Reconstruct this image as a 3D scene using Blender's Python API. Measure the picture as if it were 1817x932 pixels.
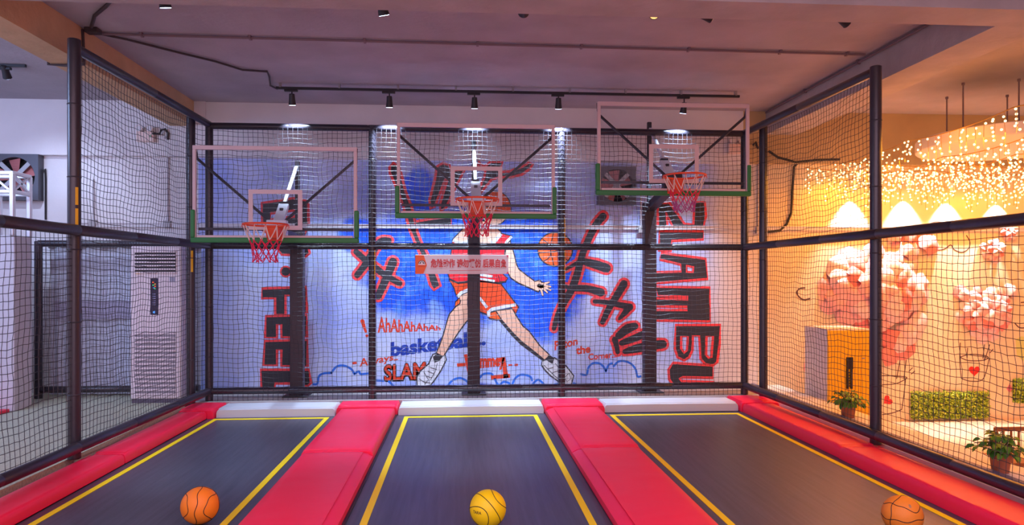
import bpy, math, random
from mathutils import Vector, Matrix
from mathutils.geometry import tessellate_polygon

# ------------------------------------------------------------------ clearing
for o in list(bpy.data.objects):
    bpy.data.objects.remove(o, do_unlink=True)
SC = bpy.context.scene
COL = SC.collection
random.seed(7)
PI = math.pi

# ------------------------------------------------------------------ camera
F_PX, U0, V0, CAM_H = 1250.0, 908.5, 493.0, 1.65
YAW = math.atan(88 / F_PX)
cam_d = bpy.data.cameras.new('camera')
cam = bpy.data.objects.new('camera', cam_d)
COL.objects.link(cam)
cam.location = (0, 0, CAM_H)
cam.rotation_euler = (PI / 2, 0, -YAW)
cam_d.sensor_fit = 'HORIZONTAL'
cam_d.sensor_width = 36
cam_d.lens = 36 * F_PX / 1817
cam_d.shift_y = (V0 - 466) / 1817
cam_d.clip_end = 100
SC.camera = cam

# ------------------------------------------------------------------ world, big lights, exposure
SC.view_settings.view_transform = 'Standard'
SC.view_settings.look = 'None'
SC.view_settings.gamma = 1
SC.view_settings.exposure = 0.14
SC.view_settings.use_curve_mapping = False
w = bpy.data.worlds.new('world')
SC.world = w
w.use_nodes = True
w.node_tree.nodes['Background'].inputs[0].default_value = (0.86, 0.60, 0.76, 1)
w.node_tree.nodes['Background'].inputs[1].default_value = 1.6


def area(name, loc, aim, sx, sy, energy, color):
    d = bpy.data.lights.new(name, 'AREA')
    d.shape = 'RECTANGLE'
    d.size, d.size_y = sx, sy
    d.energy = energy
    d.color = color
    o = bpy.data.objects.new(name, d)
    COL.objects.link(o)
    o.location = loc
    o.rotation_euler = (Vector(aim) - Vector(loc)).to_track_quat('-Z', 'Y').to_euler()
    return o


def spot(name, loc, aim, energy, color, angle, blend=0.5, radius=0.03):
    d = bpy.data.lights.new(name, 'SPOT')
    d.energy = energy
    d.color = color
    d.spot_size = math.radians(angle)
    d.spot_blend = blend
    d.shadow_soft_size = radius
    o = bpy.data.objects.new(name, d)
    COL.objects.link(o)
    o.location = loc
    o.rotation_euler = (Vector(aim) - Vector(loc)).to_track_quat('-Z', 'Y').to_euler()
    return o


# added unseen fill lights: one overhead at the camera, one over the left aisle
area('hall_fill_light', (-0.4, 0.2, 3.95), (-0.4, 0.2001, 0.0), 9.0, 4.6, 380, (1.0, 0.66, 0.86))
area('aisle_fill_light', (-6.3, 5.6, 3.95), (-5.2, 9.2, 1.2), 2.0, 2.0, 180, (0.40, 0.56, 1.0))

# ------------------------------------------------------------------ helpers: projection onto known planes
_S, _C = math.sin(YAW), math.cos(YAW)


def ray(u, v):
    a = (u - U0) / F_PX
    return (_S + _C * a, _C - _S * a, (V0 - v) / F_PX)


def on_y(u, v, y):
    r = ray(u, v)
    t = y / r[1]
    return Vector((r[0] * t, y, CAM_H + r[2] * t))


def on_z(u, v, z):
    r = ray(u, v)
    t = (z - CAM_H) / r[2]
    return Vector((r[0] * t, r[1] * t, z))


def on_x(u, v, x):
    r = ray(u, v)
    t = x / r[0]
    return Vector((x, r[1] * t, CAM_H + r[2] * t))


# ------------------------------------------------------------------ helpers: materials
MATS = {}


def mat(name, color, rough=0.5, metal=0.0, spec=0.5, noise=0.0, nscale=5.0, bump=0.0, bscale=30.0,
        emit=None, estr=0.0, coat=0.0, sheen=0.0, trans=0.0):
    if name in MATS:
        return MATS[name]
    m = bpy.data.materials.new(name)
    m.use_nodes = True
    nt = m.node_tree
    b = nt.nodes['Principled BSDF']
    c = (*color, 1)
    b.inputs['Base Color'].default_value = c
    b.inputs['Roughness'].default_value = rough
    b.inputs['Metallic'].default_value = metal
    b.inputs['Specular IOR Level'].default_value = spec
    b.inputs['Coat Weight'].default_value = coat
    b.inputs['Sheen Weight'].default_value = sheen
    if emit:
        b.inputs['Emission Color'].default_value = (*emit, 1)
        b.inputs['Emission Strength'].default_value = estr
    tc = None
    if noise or bump:
        tc = nt.nodes.new('ShaderNodeTexCoord')
    if noise:
        n = nt.nodes.new('ShaderNodeTexNoise')
        n.inputs['Scale'].default_value = nscale
        n.inputs['Detail'].default_value = 6
        nt.links.new(tc.outputs['Object'], n.inputs['Vector'])
        r = nt.nodes.new('ShaderNodeValToRGB')
        r.color_ramp.elements[0].position = 0.3
        r.color_ramp.elements[1].position = 0.7
        r.color_ramp.elements[0].color = (*[x * (1 - noise) for x in color], 1)
        r.color_ramp.elements[1].color = (*[min(1, x * (1 + noise)) for x in color], 1)
        nt.links.new(n.outputs['Fac'], r.inputs['Fac'])
        nt.links.new(r.outputs['Color'], b.inputs['Base Color'])
    if bump:
        n2 = nt.nodes.new('ShaderNodeTexNoise')
        n2.inputs['Scale'].default_value = bscale
        n2.inputs['Detail'].default_value = 5
        nt.links.new(tc.outputs['Object'], n2.inputs['Vector'])
        bp = nt.nodes.new('ShaderNodeBump')
        bp.inputs['Strength'].default_value = bump
        bp.inputs['Distance'].default_value = 0.02
        nt.links.new(n2.outputs['Fac'], bp.inputs['Height'])
        nt.links.new(bp.outputs['Normal'], b.inputs['Normal'])
    MATS[name] = m
    return m


M_CEIL = mat('ceiling_plaster', (0.42, 0.38, 0.42), 0.9, noise=0.12, nscale=1.6, bump=0.25, bscale=18)
M_BEAM = mat('beam_concrete', (0.44, 0.40, 0.40), 0.9, noise=0.12, nscale=2.5, bump=0.5, bscale=9)
M_BEAML = mat('orange_lit_beam', (0.60, 0.40, 0.23), 0.9, noise=0.12, nscale=2.5, bump=0.4, bscale=9)  # orange light falling on the left beam is put into its colour
M_WALL = mat('white_wall_paint', (0.82, 0.80, 0.81), 0.8, noise=0.04, nscale=2.0, bump=0.08, bscale=40)
M_FLOORL = mat('grey_carpet_tile', (0.56, 0.60, 0.44), 0.95, noise=0.2, nscale=60, bump=0.2, bscale=200)
M_FLOOR = mat('pale_vinyl_floor', (0.72, 0.56, 0.40), 0.5, noise=0.08, nscale=4)
M_DECK = mat('deck_steel', (0.05, 0.05, 0.055), 0.7)
M_LEDGE = mat('white_ledge_paint', (0.78, 0.75, 0.72), 0.5)
M_EDGE = mat('blue_edge_trim', (0.12, 0.13, 0.24), 0.5)
M_FOAM = mat('black_foam_sleeve', (0.026, 0.022, 0.033), 0.30, spec=0.7, bump=0.06, bscale=30)
M_NET = mat('black_nylon_cord', (0.03, 0.028, 0.035), 0.45, spec=0.6)
M_YELLOW = mat('yellow_print', (0.85, 0.50, 0.02), 0.5)
M_RED = mat('red_vinyl', (0.95, 0.012, 0.068), 0.42, spec=0.5, bump=0.10, bscale=6)
M_WPAD = mat('grey_white_vinyl', (0.62, 0.64, 0.70), 0.42, bump=0.05, bscale=8)
M_LINE = mat('yellow_tape', (0.95, 0.76, 0.0), 0.6)
M_BLACK = mat('black_plastic', (0.012, 0.012, 0.014), 0.45)
M_DARK = mat('dark_steel', (0.035, 0.035, 0.045), 0.5, metal=0.0)
M_POLE = mat('pole_paint', (0.055, 0.038, 0.045), 0.5)
M_FRAME = mat('board_frame_paint', (0.72, 0.56, 0.55), 0.5)
M_GREEN = mat('green_rubber', (0.03, 0.22, 0.055), 0.5)
M_ORANGE = mat('orange_rim_paint', (0.85, 0.08, 0.015), 0.4)
M_NETW = mat('white_net_cord', (0.85, 0.70, 0.60), 0.7)
M_NETR = mat('red_net_cord', (0.80, 0.02, 0.08), 0.7)
M_NETP = mat('violet_net_cord', (0.42, 0.06, 0.28), 0.7)
M_WSTEEL = mat('white_steel', (0.80, 0.84, 0.88), 0.35)
M_ALU = mat('aluminium', (0.72, 0.72, 0.76), 0.3, metal=0.6)
M_WPLASTIC = mat('white_plastic', (0.86, 0.79, 0.82), 0.4)
M_GREYP = mat('grey_plastic', (0.28, 0.27, 0.29), 0.5)
M_SEAM = mat('ball_seam', (0.012, 0.010, 0.010), 0.6)
M_BALLO = mat('orange_rubber', (0.90, 0.25, 0.012), 0.55, bump=0.15, bscale=250)
M_BALLY = mat('yellow_rubber', (0.95, 0.72, 0.0), 0.5, bump=0.12, bscale=250)
M_BALLB = mat('tan_rubber', (0.86, 0.27, 0.02), 0.55, bump=0.15, bscale=250)


def glass_mat():
    m = bpy.data.materials.new('clear_acrylic')
    m.use_nodes = True
    nt = m.node_tree
    nt.nodes.clear()
    out = nt.nodes.new('ShaderNodeOutputMaterial')
    mix = nt.nodes.new('ShaderNodeMixShader')
    tr = nt.nodes.new('ShaderNodeBsdfTransparent')
    tr.inputs[0].default_value = (0.955, 0.965, 0.985, 1)
    gl = nt.nodes.new('ShaderNodeBsdfGlossy')
    gl.inputs['Roughness'].default_value = 0.06
    fr = nt.nodes.new('ShaderNodeFresnel')
    fr.inputs['IOR'].default_value = 1.15
    nt.links.new(fr.outputs[0], mix.inputs[0])
    nt.links.new(tr.outputs[0], mix.inputs[1])
    nt.links.new(gl.outputs[0], mix.inputs[2])
    nt.links.new(mix.outputs[0], out.inputs[0])
    return m


M_GLASS = glass_mat()


def bed_mat():
    # woven trampoline fabric: fine weave and lengthwise wear streaks
    m = bpy.data.materials.new('trampoline_weave')
    m.use_nodes = True
    nt = m.node_tree
    b = nt.nodes['Principled BSDF']
    tc = nt.nodes.new('ShaderNodeTexCoord')
    mp = nt.nodes.new('ShaderNodeMapping')
    mp.inputs['Scale'].default_value = (26, 1.1, 1)
    n = nt.nodes.new('ShaderNodeTexNoise')
    n.inputs['Scale'].default_value = 1
    n.inputs['Detail'].default_value = 8
    n.inputs['Roughness'].default_value = 0.65
    r = nt.nodes.new('ShaderNodeValToRGB')
    r.color_ramp.elements[0].position = 0.35
    r.color_ramp.elements[1].position = 0.75
    r.color_ramp.elements[0].color = (0.040, 0.048, 0.074, 1)
    r.color_ramp.elements[1].color = (0.082, 0.092, 0.130, 1)
    nt.links.new(tc.outputs['Object'], mp.inputs['Vector'])
    nt.links.new(mp.outputs[0], n.inputs['Vector'])
    nt.links.new(n.outputs['Fac'], r.inputs['Fac'])
    nt.links.new(r.outputs[0], b.inputs['Base Color'])
    b.inputs['Roughness'].default_value = 0.36
    b.inputs['Specular IOR Level'].default_value = 0.5
    wv = nt.nodes.new('ShaderNodeTexNoise')
    wv.inputs['Scale'].default_value = 220
    nt.links.new(tc.outputs['Object'], wv.inputs['Vector'])
    bp = nt.nodes.new('ShaderNodeBump')
    bp.inputs['Strength'].default_value = 0.25
    bp.inputs['Distance'].default_value = 0.004
    nt.links.new(wv.outputs['Fac'], bp.inputs['Height'])
    nt.links.new(bp.outputs[0], b.inputs['Normal'])
    return m


M_BED = bed_mat()


# ------------------------------------------------------------------ helpers: mesh building
class MB:
    def __init__(s):
        s.v, s.f, s.m = [], [], []

    def add(s, vs, fs, mi=0):
        n = len(s.v)
        s.v += [tuple(p) for p in vs]
        s.f += [tuple(i + n for i in f) for f in fs]
        s.m += [mi] * len(fs)
        return s

    def box(s, x0, x1, y0, y1, z0, z1, mi=0, M=None):
        vs = [(x, y, z) for x in (x0, x1) for y in (y0, y1) for z in (z0, z1)]
        if M is not None:
            vs = [M @ Vector(p) for p in vs]
        return s.add(vs, [(0, 1, 3, 2), (4, 6, 7, 5), (0, 4, 5, 1), (2, 3, 7, 6), (0, 2, 6, 4), (1, 5, 7, 3)], mi)

    def bar(s, p0, p1, wd, th, mi=0, up=(0, 0, 1)):
        # rectangular bar from p0 to p1: wd sideways, th along the up side
        p0, p1 = Vector(p0), Vector(p1)
        d = (p1 - p0).normalized()
        side = d.cross(Vector(up))
        if side.length < 1e-4:
            side = d.cross(Vector((0, 1, 0)))
        side.normalize()
        u = side.cross(d).normalized()
        vs = []
        for p in (p0, p1):
            for a, b in ((-1, -1), (1, -1), (1, 1), (-1, 1)):
                vs.append(p + side * a * wd / 2 + u * b * th / 2)
        return s.add(vs, [(3, 2, 1, 0), (4, 5, 6, 7), (0, 1, 5, 4), (1, 2, 6, 5), (2, 3, 7, 6), (3, 0, 4, 7)], mi)

    def tube(s, pts, r, n=8, closed=False, mi=0, caps=True):
        pts = [Vector(p) for p in pts]
        k = len(pts)
        rs = r if isinstance(r, (list, tuple)) else [r] * k
        vs, fs = [], []
        prev = None
        for i, p in enumerate(pts):
            if closed:
                t = pts[(i + 1) % k] - pts[i - 1]
            else:
                t = pts[min(i + 1, k - 1)] - pts[max(i - 1, 0)]
            t.normalize()
            if prev is None:
                a = Vector((0, 0, 1)) if abs(t.z) < 0.9 else Vector((1, 0, 0))
                a = (a - t * a.dot(t)).normalized()
            else:
                a = (prev - t * prev.dot(t))
                a = a.normalized() if a.length > 1e-6 else t.orthogonal().normalized()
            prev = a
            b = t.cross(a)
            for j in range(n):
                an = 2 * PI * j / n
                vs.append(p + (a * math.cos(an) + b * math.sin(an)) * rs[i])
        for i in range(k if closed else k - 1):
            i2 = (i + 1) % k
            for j in range(n):
                j2 = (j + 1) % n
                fs.append((i * n + j, i * n + j2, i2 * n + j2, i2 * n + j))
        if caps and not closed:
            fs.append(tuple(range(n - 1, -1, -1)))
            fs.append(tuple((k - 1) * n + j for j in range(n)))
        return s.add(vs, fs, mi)

    def cyl(s, p0, p1, r0, r1=None, n=16, mi=0):
        return s.tube([p0, p1], [r0, r0 if r1 is None else r1], n, mi=mi)

    def lathe(s, prof, c=(0, 0, 0), n=24, mi=0, M=None):
        vs, fs = [], []
        for r, z in prof:
            for j in range(n):
                a = 2 * PI * j / n
                p = Vector((r * math.cos(a), r * math.sin(a), z))
                if M is not None:
                    p = M @ p
                vs.append(p + Vector(c))
        for i in range(len(prof) - 1):
            for j in range(n):
                j2 = (j + 1) % n
                fs.append((i * n + j, i * n + j2, (i + 1) * n + j2, (i + 1) * n + j))
        fs.append(tuple(range(n - 1, -1, -1)))
        fs.append(tuple((len(prof) - 1) * n + j for j in range(n)))
        return s.add(vs, fs, mi)

    def ball(s, c, r, n=16, k=10, mi=0):
        prof = [(max(1e-4, r * math.sin(PI * i / k)), -r * math.cos(PI * i / k)) for i in range(k + 1)]
        return s.lathe(prof, c, n, mi)

    def poly(s, pts, holes=(), mi=0):
        loops = [[Vector(p) for p in pts]] + [[Vector(p) for p in h] for h in holes]
        tris = tessellate_polygon(loops)
        flat = [p for l in loops for p in l]
        fs = []
        for t in tris:
            a, b, c = (flat[i] for i in t)
            nrm = (b - a).cross(c - a)
            fs.append(tuple(t) if nrm.y < 0 else tuple(reversed(t)))
        return s.add(flat, fs, mi)


ROOT = {}          # object name -> world location of the thing it belongs to


def tag(o, label=None, cat=None, group=None, kind=None):
    if label:
        o['label'] = label
    if cat:
        o['category'] = cat
    if group:
        o['group'] = group
    if kind:
        o['kind'] = kind
    return o


def thing(name, label, cat, loc, group=None):
    o = bpy.data.objects.new(name, None)
    COL.objects.link(o)
    o.location = loc
    o.empty_display_size = 0.1
    ROOT[o.name] = Vector(loc)
    return tag(o, label, cat, group)


def mesh_obj(name, mb, mats, parent=None, smooth=35, bevel=0.0, bseg=2, label=None, kind=None):
    """links the collected geometry (world coordinates) as ONE mesh object"""
    if not isinstance(mats, (list, tuple)):
        mats = [mats]
    if parent is not None:
        off = ROOT[parent.name]
    else:
        xs, ys, zs = zip(*mb.v)
        off = Vector(((min(xs) + max(xs)) / 2, (min(ys) + max(ys)) / 2, min(zs)))
    me = bpy.data.meshes.new(name)
    me.from_pydata([(x - off.x, y - off.y, z - off.z) for x, y, z in mb.v], [], mb.f)
    for m in mats:
        me.materials.append(m)
    if len(mats) > 1:
        me.polygons.foreach_set('material_index', mb.m)
    me.update()
    if smooth:
        me.shade_smooth()
        me.set_sharp_from_angle(angle=math.radians(smooth))
    o = bpy.data.objects.new(name, me)
    COL.objects.link(o)
    if parent is not None:
        o.parent = parent
    else:
        o.location = off
    ROOT[o.name] = off.copy()
    if bevel:
        b = o.modifiers.new('bevel', 'BEVEL')
        b.width = bevel
        b.segments = bseg
        b.limit_method = 'ANGLE'
        b.angle_limit = math.radians(40)
    if label:
        o['label'] = label
    if kind:
        o['kind'] = kind
    return o


def solo(name, mb, mats, label, cat, group=None, **kw):
    return tag(mesh_obj(name, mb, mats, **kw), label, cat, group)


def struct(name, mb, m, parent=None, **kw):
    return mesh_obj(name, mb, m, parent, kind='structure', **kw)


def text_geo(s, size=1.0, bold=0.0):
    """flat letters as (verts, faces) in xy, baseline at y=0, starting at x=0"""
    cu = bpy.data.curves.new('lettering', 'FONT')
    cu.body = s
    cu.size = size
    cu.offset = bold
    cu.resolution_u = 3
    ob = bpy.data.objects.new('lettering', cu)
    COL.objects.link(ob)
    dg = bpy.context.evaluated_depsgraph_get()
    dg.update()
    me = bpy.data.meshes.new_from_object(ob.evaluated_get(dg))
    vs = [tuple(v.co) for v in me.vertices]
    fs = [tuple(p.vertices) for p in me.polygons]
    bpy.data.objects.remove(ob, do_unlink=True)
    bpy.data.curves.remove(cu)
    bpy.data.meshes.remove(me)
    return vs, fs

# ================================================================== THE SETTING
WALL_Y = 9.9
CEIL_Z = 4.03
LEFT_Z = 0.10        # raised floor of the aisle on the left
LOW_Z = -0.45        # floor of the bay on the right

struct('floor', MB().box(-7.6, 9.3, -2.4, WALL_Y + .2, LOW_Z - .1, LOW_Z), M_FLOOR)
struct('floor_left', MB().box(-7.6, -3.36, -2.4, WALL_Y, LOW_Z, LEFT_Z), M_FLOORL)
struct('floor_deck', MB().box(-3.36, 3.92, 0.2, 9.25, LOW_Z, -0.03), M_DECK)
struct('floor_rear_strip', MB().box(-3.36, 3.92, 8.93, WALL_Y, -0.03, 0.115), mat('grey_screed', (0.42, 0.40, 0.39), 0.9, noise=0.1))
struct('ceiling', MB().box(-7.6, 9.3, -2.4, WALL_Y + .2, CEIL_Z, CEIL_Z + .1), M_CEIL)
M_WALLAMBER = mat('amber_lit_wall', (0.84, 0.71, 0.47), 0.8, noise=0.03, nscale=2.0, bump=0.06, bscale=40)
struct('wall_back', MB().box(-7.6, 4.0, WALL_Y, WALL_Y + .12, LOW_Z, CEIL_Z), M_WALL)
struct('wall_back_right', MB().box(4.0, 9.3, WALL_Y, WALL_Y + .12, LOW_Z, CEIL_Z), M_WALLAMBER)           # amber fairy light put into the wall colour of this bay
struct('wall_left', MB().box(-7.72, -7.6, -2.4, WALL_Y + .12, LOW_Z, CEIL_Z), M_WALL)  # unseen side, put in to keep ambient light out
struct('wall_right', MB().box(9.3, 9.42, -2.4, WALL_Y + .12, LOW_Z, CEIL_Z), M_WALL)  # unseen, added to limit ambient light on the right bay
struct('light_block_wall', MB().box(3.6, 9.3, -2.52, -2.4, LOW_Z, CEIL_Z), M_WALL)     # unseen wall added to cut ambient light in the right bay
struct('trim_1', MB().box(-7.6, 4.0, WALL_Y - .10, WALL_Y, 3.29, CEIL_Z), M_WALL)                      # beam along the top of the back wall
struct('trim_10', MB().box(4.0, 9.3, WALL_Y - .10, WALL_Y, 3.29, CEIL_Z), mat('shaded_amber_beam', (0.55, 0.40, 0.20), .85, noise=.08, nscale=2))  # dim amber shade above the fairy lights put into the beam colour
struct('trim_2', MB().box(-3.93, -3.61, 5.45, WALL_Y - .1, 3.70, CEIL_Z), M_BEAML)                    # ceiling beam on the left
struct('trim_3', MB().box(4.33, 4.78, 5.45, WALL_Y - .1, 3.70, CEIL_Z), M_BEAM)                      # ceiling beam on the right
struct('trim_4', MB().box(-7.6, 9.3, 5.10, 5.45, 3.70, CEIL_Z), M_BEAM)                               # ceiling beam across the hall
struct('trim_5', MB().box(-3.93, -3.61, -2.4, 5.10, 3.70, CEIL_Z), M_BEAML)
struct('trim_6', MB().box(4.33, 4.78, -2.4, 5.10, 3.70, CEIL_Z), M_BEAM)
struct('trim_7', MB().box(3.92, 4.58, 0.2, WALL_Y, LOW_Z, 0.10), M_LEDGE, bevel=.01)                 # white ledge outside the right cage
struct('trim_8', MB().box(4.15, 4.20, 0.2, WALL_Y - .01, 0.10, 0.125), M_EDGE)
struct('trim_9', MB().box(-3.62, -3.46, WALL_Y - .13, WALL_Y - .1, 3.29, CEIL_Z), M_WALL)            # pilaster in the beam corner

# ================================================================== CAGE FRAMES AND NETS
PR, RR = 0.047, 0.043


def post(root, x, y, z0, z1, r=PR, prints=()):
    p = mesh_obj('post', MB().cyl((x, y, z0), (x, y, z1), r, n=18), M_FOAM, root, bevel=.008)
    for za in [z0 + .55 + .62 * k for k in range(int((z1 - z0 - .6) / .62) + 1)]:
        mesh_obj('tie_band', MB().lathe([(r + .001, za - .006), (r + .004, za), (r + .001, za + .006)], (x, y, 0), 18), M_DARK, p)
    for (a0, a1, za, zb) in prints:                 # printed yellow strip on the sleeve
        mb = MB()
        n = 5
        vs = [(x + (r + .0012) * math.cos(a0 + (a1 - a0) * i / n), y + (r + .0012) * math.sin(a0 + (a1 - a0) * i / n), z)
              for z in (za, zb) for i in range(n + 1)]
        mb.add(vs, [(i, i + 1, i + n + 2, i + n + 1) for i in range(n)])
        mesh_obj('printed_strip', mb, M_YELLOW, p, label='yellow printed strip on the black sleeve')
    return p


def rail(root, p0, p1, r=RR):
    p0, p1 = Vector(p0), Vector(p1)
    L = (p1 - p0).length
    d = (p1 - p0) / L
    n = max(2, int(L / .95))
    pts, rs = [p0], [r]
    for i in range(1, n):                           # joints between foam sleeves
        c = p0 + d * L * i / n
        pts += [c - d * .012, c - d * .004, c + d * .004, c + d * .012]
        rs += [r, r * .93, r * .93, r]
    pts.append(p1)
    rs.append(r)
    return mesh_obj('rail', MB().tube(pts, rs, 16), M_FOAM, root)


BX = (-3.15, -1.14, 1.28, 3.70)
CY = 9.03
back = thing('cage_frame', 'black padded frame of the back cage in front of the painted wall', 'cage frame', (0.27, CY, 0.115), 'padded cage frames')
for i, x in enumerate(BX):
    post(back, x, CY, 0.115, 3.58, prints=[] if i == 0 else [(-0.9, -0.4, 1.62, 2.0)] + ([(-0.9, -0.4, 2.1, 2.42)] if i == 2 else []))
for z in (3.545, 2.05, 0.235):
    rail(back, (BX[0], CY, z), (BX[3], CY, z))
LX = -3.31
left = thing('cage_frame', 'black padded frame of the left cage side beside the aisle with the air conditioner', 'cage frame', (LX, 6.2, LEFT_Z), 'padded cage frames')
for y, pr_ in ((8.86, [(-1.2, -0.7, 1.72, 1.98)]), (6.27, [(-0.95, -0.5, 2.10, 2.24), (-0.95, -0.5, 2.27, 2.42)]), (3.3, [])):
    post(left, LX, y, 0.10, 3.69 if y == 6.27 else (3.62 if y > 8 else 2.1), r=.052, prints=pr_)
rail(left, (LX, 6.27, 3.62), (LX + .16, CY, 3.56))
rail(left, (LX, 3.3, 2.05), (LX + .16, CY, 2.05), r=.046)
rail(left, (LX, 3.3, .205), (LX + .16, CY, .235), r=.046)
RX = 3.86
right = thing('cage_frame', 'black padded frame of the right cage side by the bay of fairy lights', 'cage frame', (RX, 6.2, 0.1), 'padded cage frames')
for y, pr_ in ((8.81, []), (6.34, [(-0.9, -0.5, 1.75, 1.98), (-0.9, -0.5, 2.12, 2.35)]), (3.3, [])):
    post(right, RX, y, 0.09, 3.63 if y == 6.34 else (3.62 if y > 8 else 2.1), r=.052, prints=pr_)
rail(right, (RX, 6.34, 3.585), (RX - .16, CY, 3.555))
rail(right, (RX, 3.3, 2.05), (RX - .16, CY, 2.05), r=.046)
rail(right, (RX, 3.3, .175), (RX - .16, CY, .235), r=.046)
fence = thing('barrier_frame', 'low black padded barrier behind the air conditioner on the left aisle', 'barrier', (-4.4, 9.45, LEFT_Z))
post(fence, -5.43, 9.45, LEFT_Z, 2.12)
rail(fence, (-5.43, 9.45, 2.09), (-3.42, 9.45, 2.09))
rail(fence, (-5.43, 9.45, .21), (-3.42, 9.45, .21))


def net(name, c, U, V, lu, lv, label, group='cage safety nets', cell=0.0605, r=0.0025, sag=0.03, seed=0):
    """knotted cord net over the rectangle c + U*[0,lu] + V*[0,lv]"""
    rnd = random.Random(seed)
    c, U, V = Vector(c), Vector(U).normalized(), Vector(V).normalized()
    N = U.cross(V)
    nu, nv = round(lu / cell), round(lv / cell)
    ph = [rnd.uniform(0, 6.28) for _ in range(6)]

    def P(i, j, di=0.0):
        a, b = i / nu, j / nv
        e = math.sin(PI * a) ** .5 * math.sin(PI * b) ** .5 if 0 < a < 1 and 0 < b < 1 else 0
        off = sag * e * (math.sin(a * 7 + ph[0]) * .6 + math.sin(b * 5 + a * 3 + ph[1]) * .5)
        du = .010 * e * math.sin(b * 23 + a * 5 + ph[2]) + .006 * e * math.sin(a * 41 + b * 13 + ph[3])
        dv = .012 * e * math.sin(a * 29 + b * 4 + ph[4]) - .05 * sag / .03 * math.sin(PI * a) * (.25 + .75 * b) * (1 if 0 < b < 1 else .3)
        dv += rnd_tab[(i * 31 + j * 17) % 997] * .006 * e
        du += rnd_tab[(i * 13 + j * 57) % 997] * .005 * e
        return c + U * (lu * a + du) + V * (lv * b + dv) + N * off

    rnd_tab = [rnd.uniform(-1, 1) for _ in range(997)]
    mb = MB()
    for i in range(nu + 1):
        mb.tube([P(i, j) for j in range(nv + 1)], r, 4, caps=False)
    for j in range(nv + 1):
        mb.tube([P(i, j) for i in range(nu + 1)], r, 4, caps=False)
    return solo(name, mb, M_NET, label, 'net', group, smooth=60)


NY = CY - .05
pos = ('left', 'middle', 'right')
for i in range(3):
    x0, x1 = BX[i], BX[i + 1]
    beside = ('behind the left hoop', 'behind the middle hoop', 'behind the right hoop')[i]
    net('safety_net', (x0, NY, 0.115), (1, 0, 0), (0, 0, 1), x1 - x0, 1.93, 'black cord net below the middle rail ' + beside, seed=10 + i, sag=.02, r=.0025)
    net('safety_net', (x0, NY, 2.05), (1, 0, 0), (0, 0, 1), x1 - x0, 1.49, 'black cord net above the middle rail ' + beside, seed=20 + i, sag=.02, r=.0025)
net('safety_net', (LX, 3.3, .2), (0, 1, 0), (0, 0, 1), 2.97, 1.85, 'black cord net of the near low opening on the left cage side', seed=31)
net('safety_net', (LX, 6.27, .2), (0, 1, 0), (0, 0, 1), 2.59, 1.85, 'black cord net in front of the air conditioner on the left cage side', seed=32)
net('safety_net', (LX, 6.27, 2.05), (0, 1, 0), (0, 0, 1), 2.59, 1.54, 'black cord net of the tall upper opening on the left cage side', seed=33, sag=.05)
net('safety_net', (LX + .02, 8.86, .2), (.12, .17, 0), (0, 0, 1), .2, 3.35, 'narrow black cord net closing the back left cage corner', seed=34, sag=.01)
net('safety_net', (RX, 3.3, .17), (0, 1, 0), (0, 0, 1), 3.04, 1.88, 'black cord net in front of the smaller paper flower balloon', seed=35)
net('safety_net', (RX, 6.34, .17), (0, 1, 0), (0, 0, 1), 2.47, 1.88, 'black cord net in front of the yellow cabinet', seed=36)
net('safety_net', (RX, 6.34, 2.05), (0, 1, 0), (0, 0, 1), 2.47, 1.51, 'black cord net of the tall upper opening on the right cage side', seed=37, sag=.05)
net('safety_net', (RX - .02, 8.81, .2), (-.14, .22, 0), (0, 0, 1), .26, 3.33, 'narrow black cord net closing the back right cage corner', seed=38, sag=.01)
net('safety_net', (-5.43, 9.41, .2), (1, 0, 0), (0, 0, 1), 2.0, 1.87, 'black cord net of the low barrier on the left aisle', seed=39, sag=.02, r=.0018)

# ================================================================== TRAMPOLINES, PADS, BALLS
def trampoline(x0, x1, l0, l1, y1, label):
    y0 = 2.6
    root = thing('trampoline', label, 'trampoline', ((x0 + x1) / 2, 5.5, -.03), 'trampolines set in the deck')
    mesh_obj('bed', MB().box(x0, x1, y0, y1 + .1, -.028, 0.0), M_BED, root)
    mb = MB()
    wd = .05
    mb.box(l0 - wd, l0, y0, y1, .0, .0035)
    mb.box(l1, l1 + wd, y0, y1, .0, .0035)
    mb.box(l0, l1, y1 - wd * 1.3, y1, .0, .0035)
    mesh_obj('border_line', mb, M_LINE, root, smooth=0, label='yellow tape line around the bed')
    mb = MB()
    mb.box(x0 - .03, x0 + .02, y0, y1 + .12, -.029, .012)
    mb.box(x1 - .02, x1 + .03, y0, y1 + .12, -.029, .012)
    mesh_obj('edge_binding', mb, M_BLACK, root, bevel=.004)


trampoline(-2.99, -1.44, -2.84, -1.615, 8.44, 'dark trampoline bed with yellow border under the orange ball on the left')
trampoline(-.80, 1.02, -.635, .845, 8.42, 'dark trampoline bed with yellow border under the yellow ball')
trampoline(1.62, 3.46, 1.815, 3.30, 8.36, 'dark trampoline bed with yellow border beside the orange lit right pad')


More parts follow.
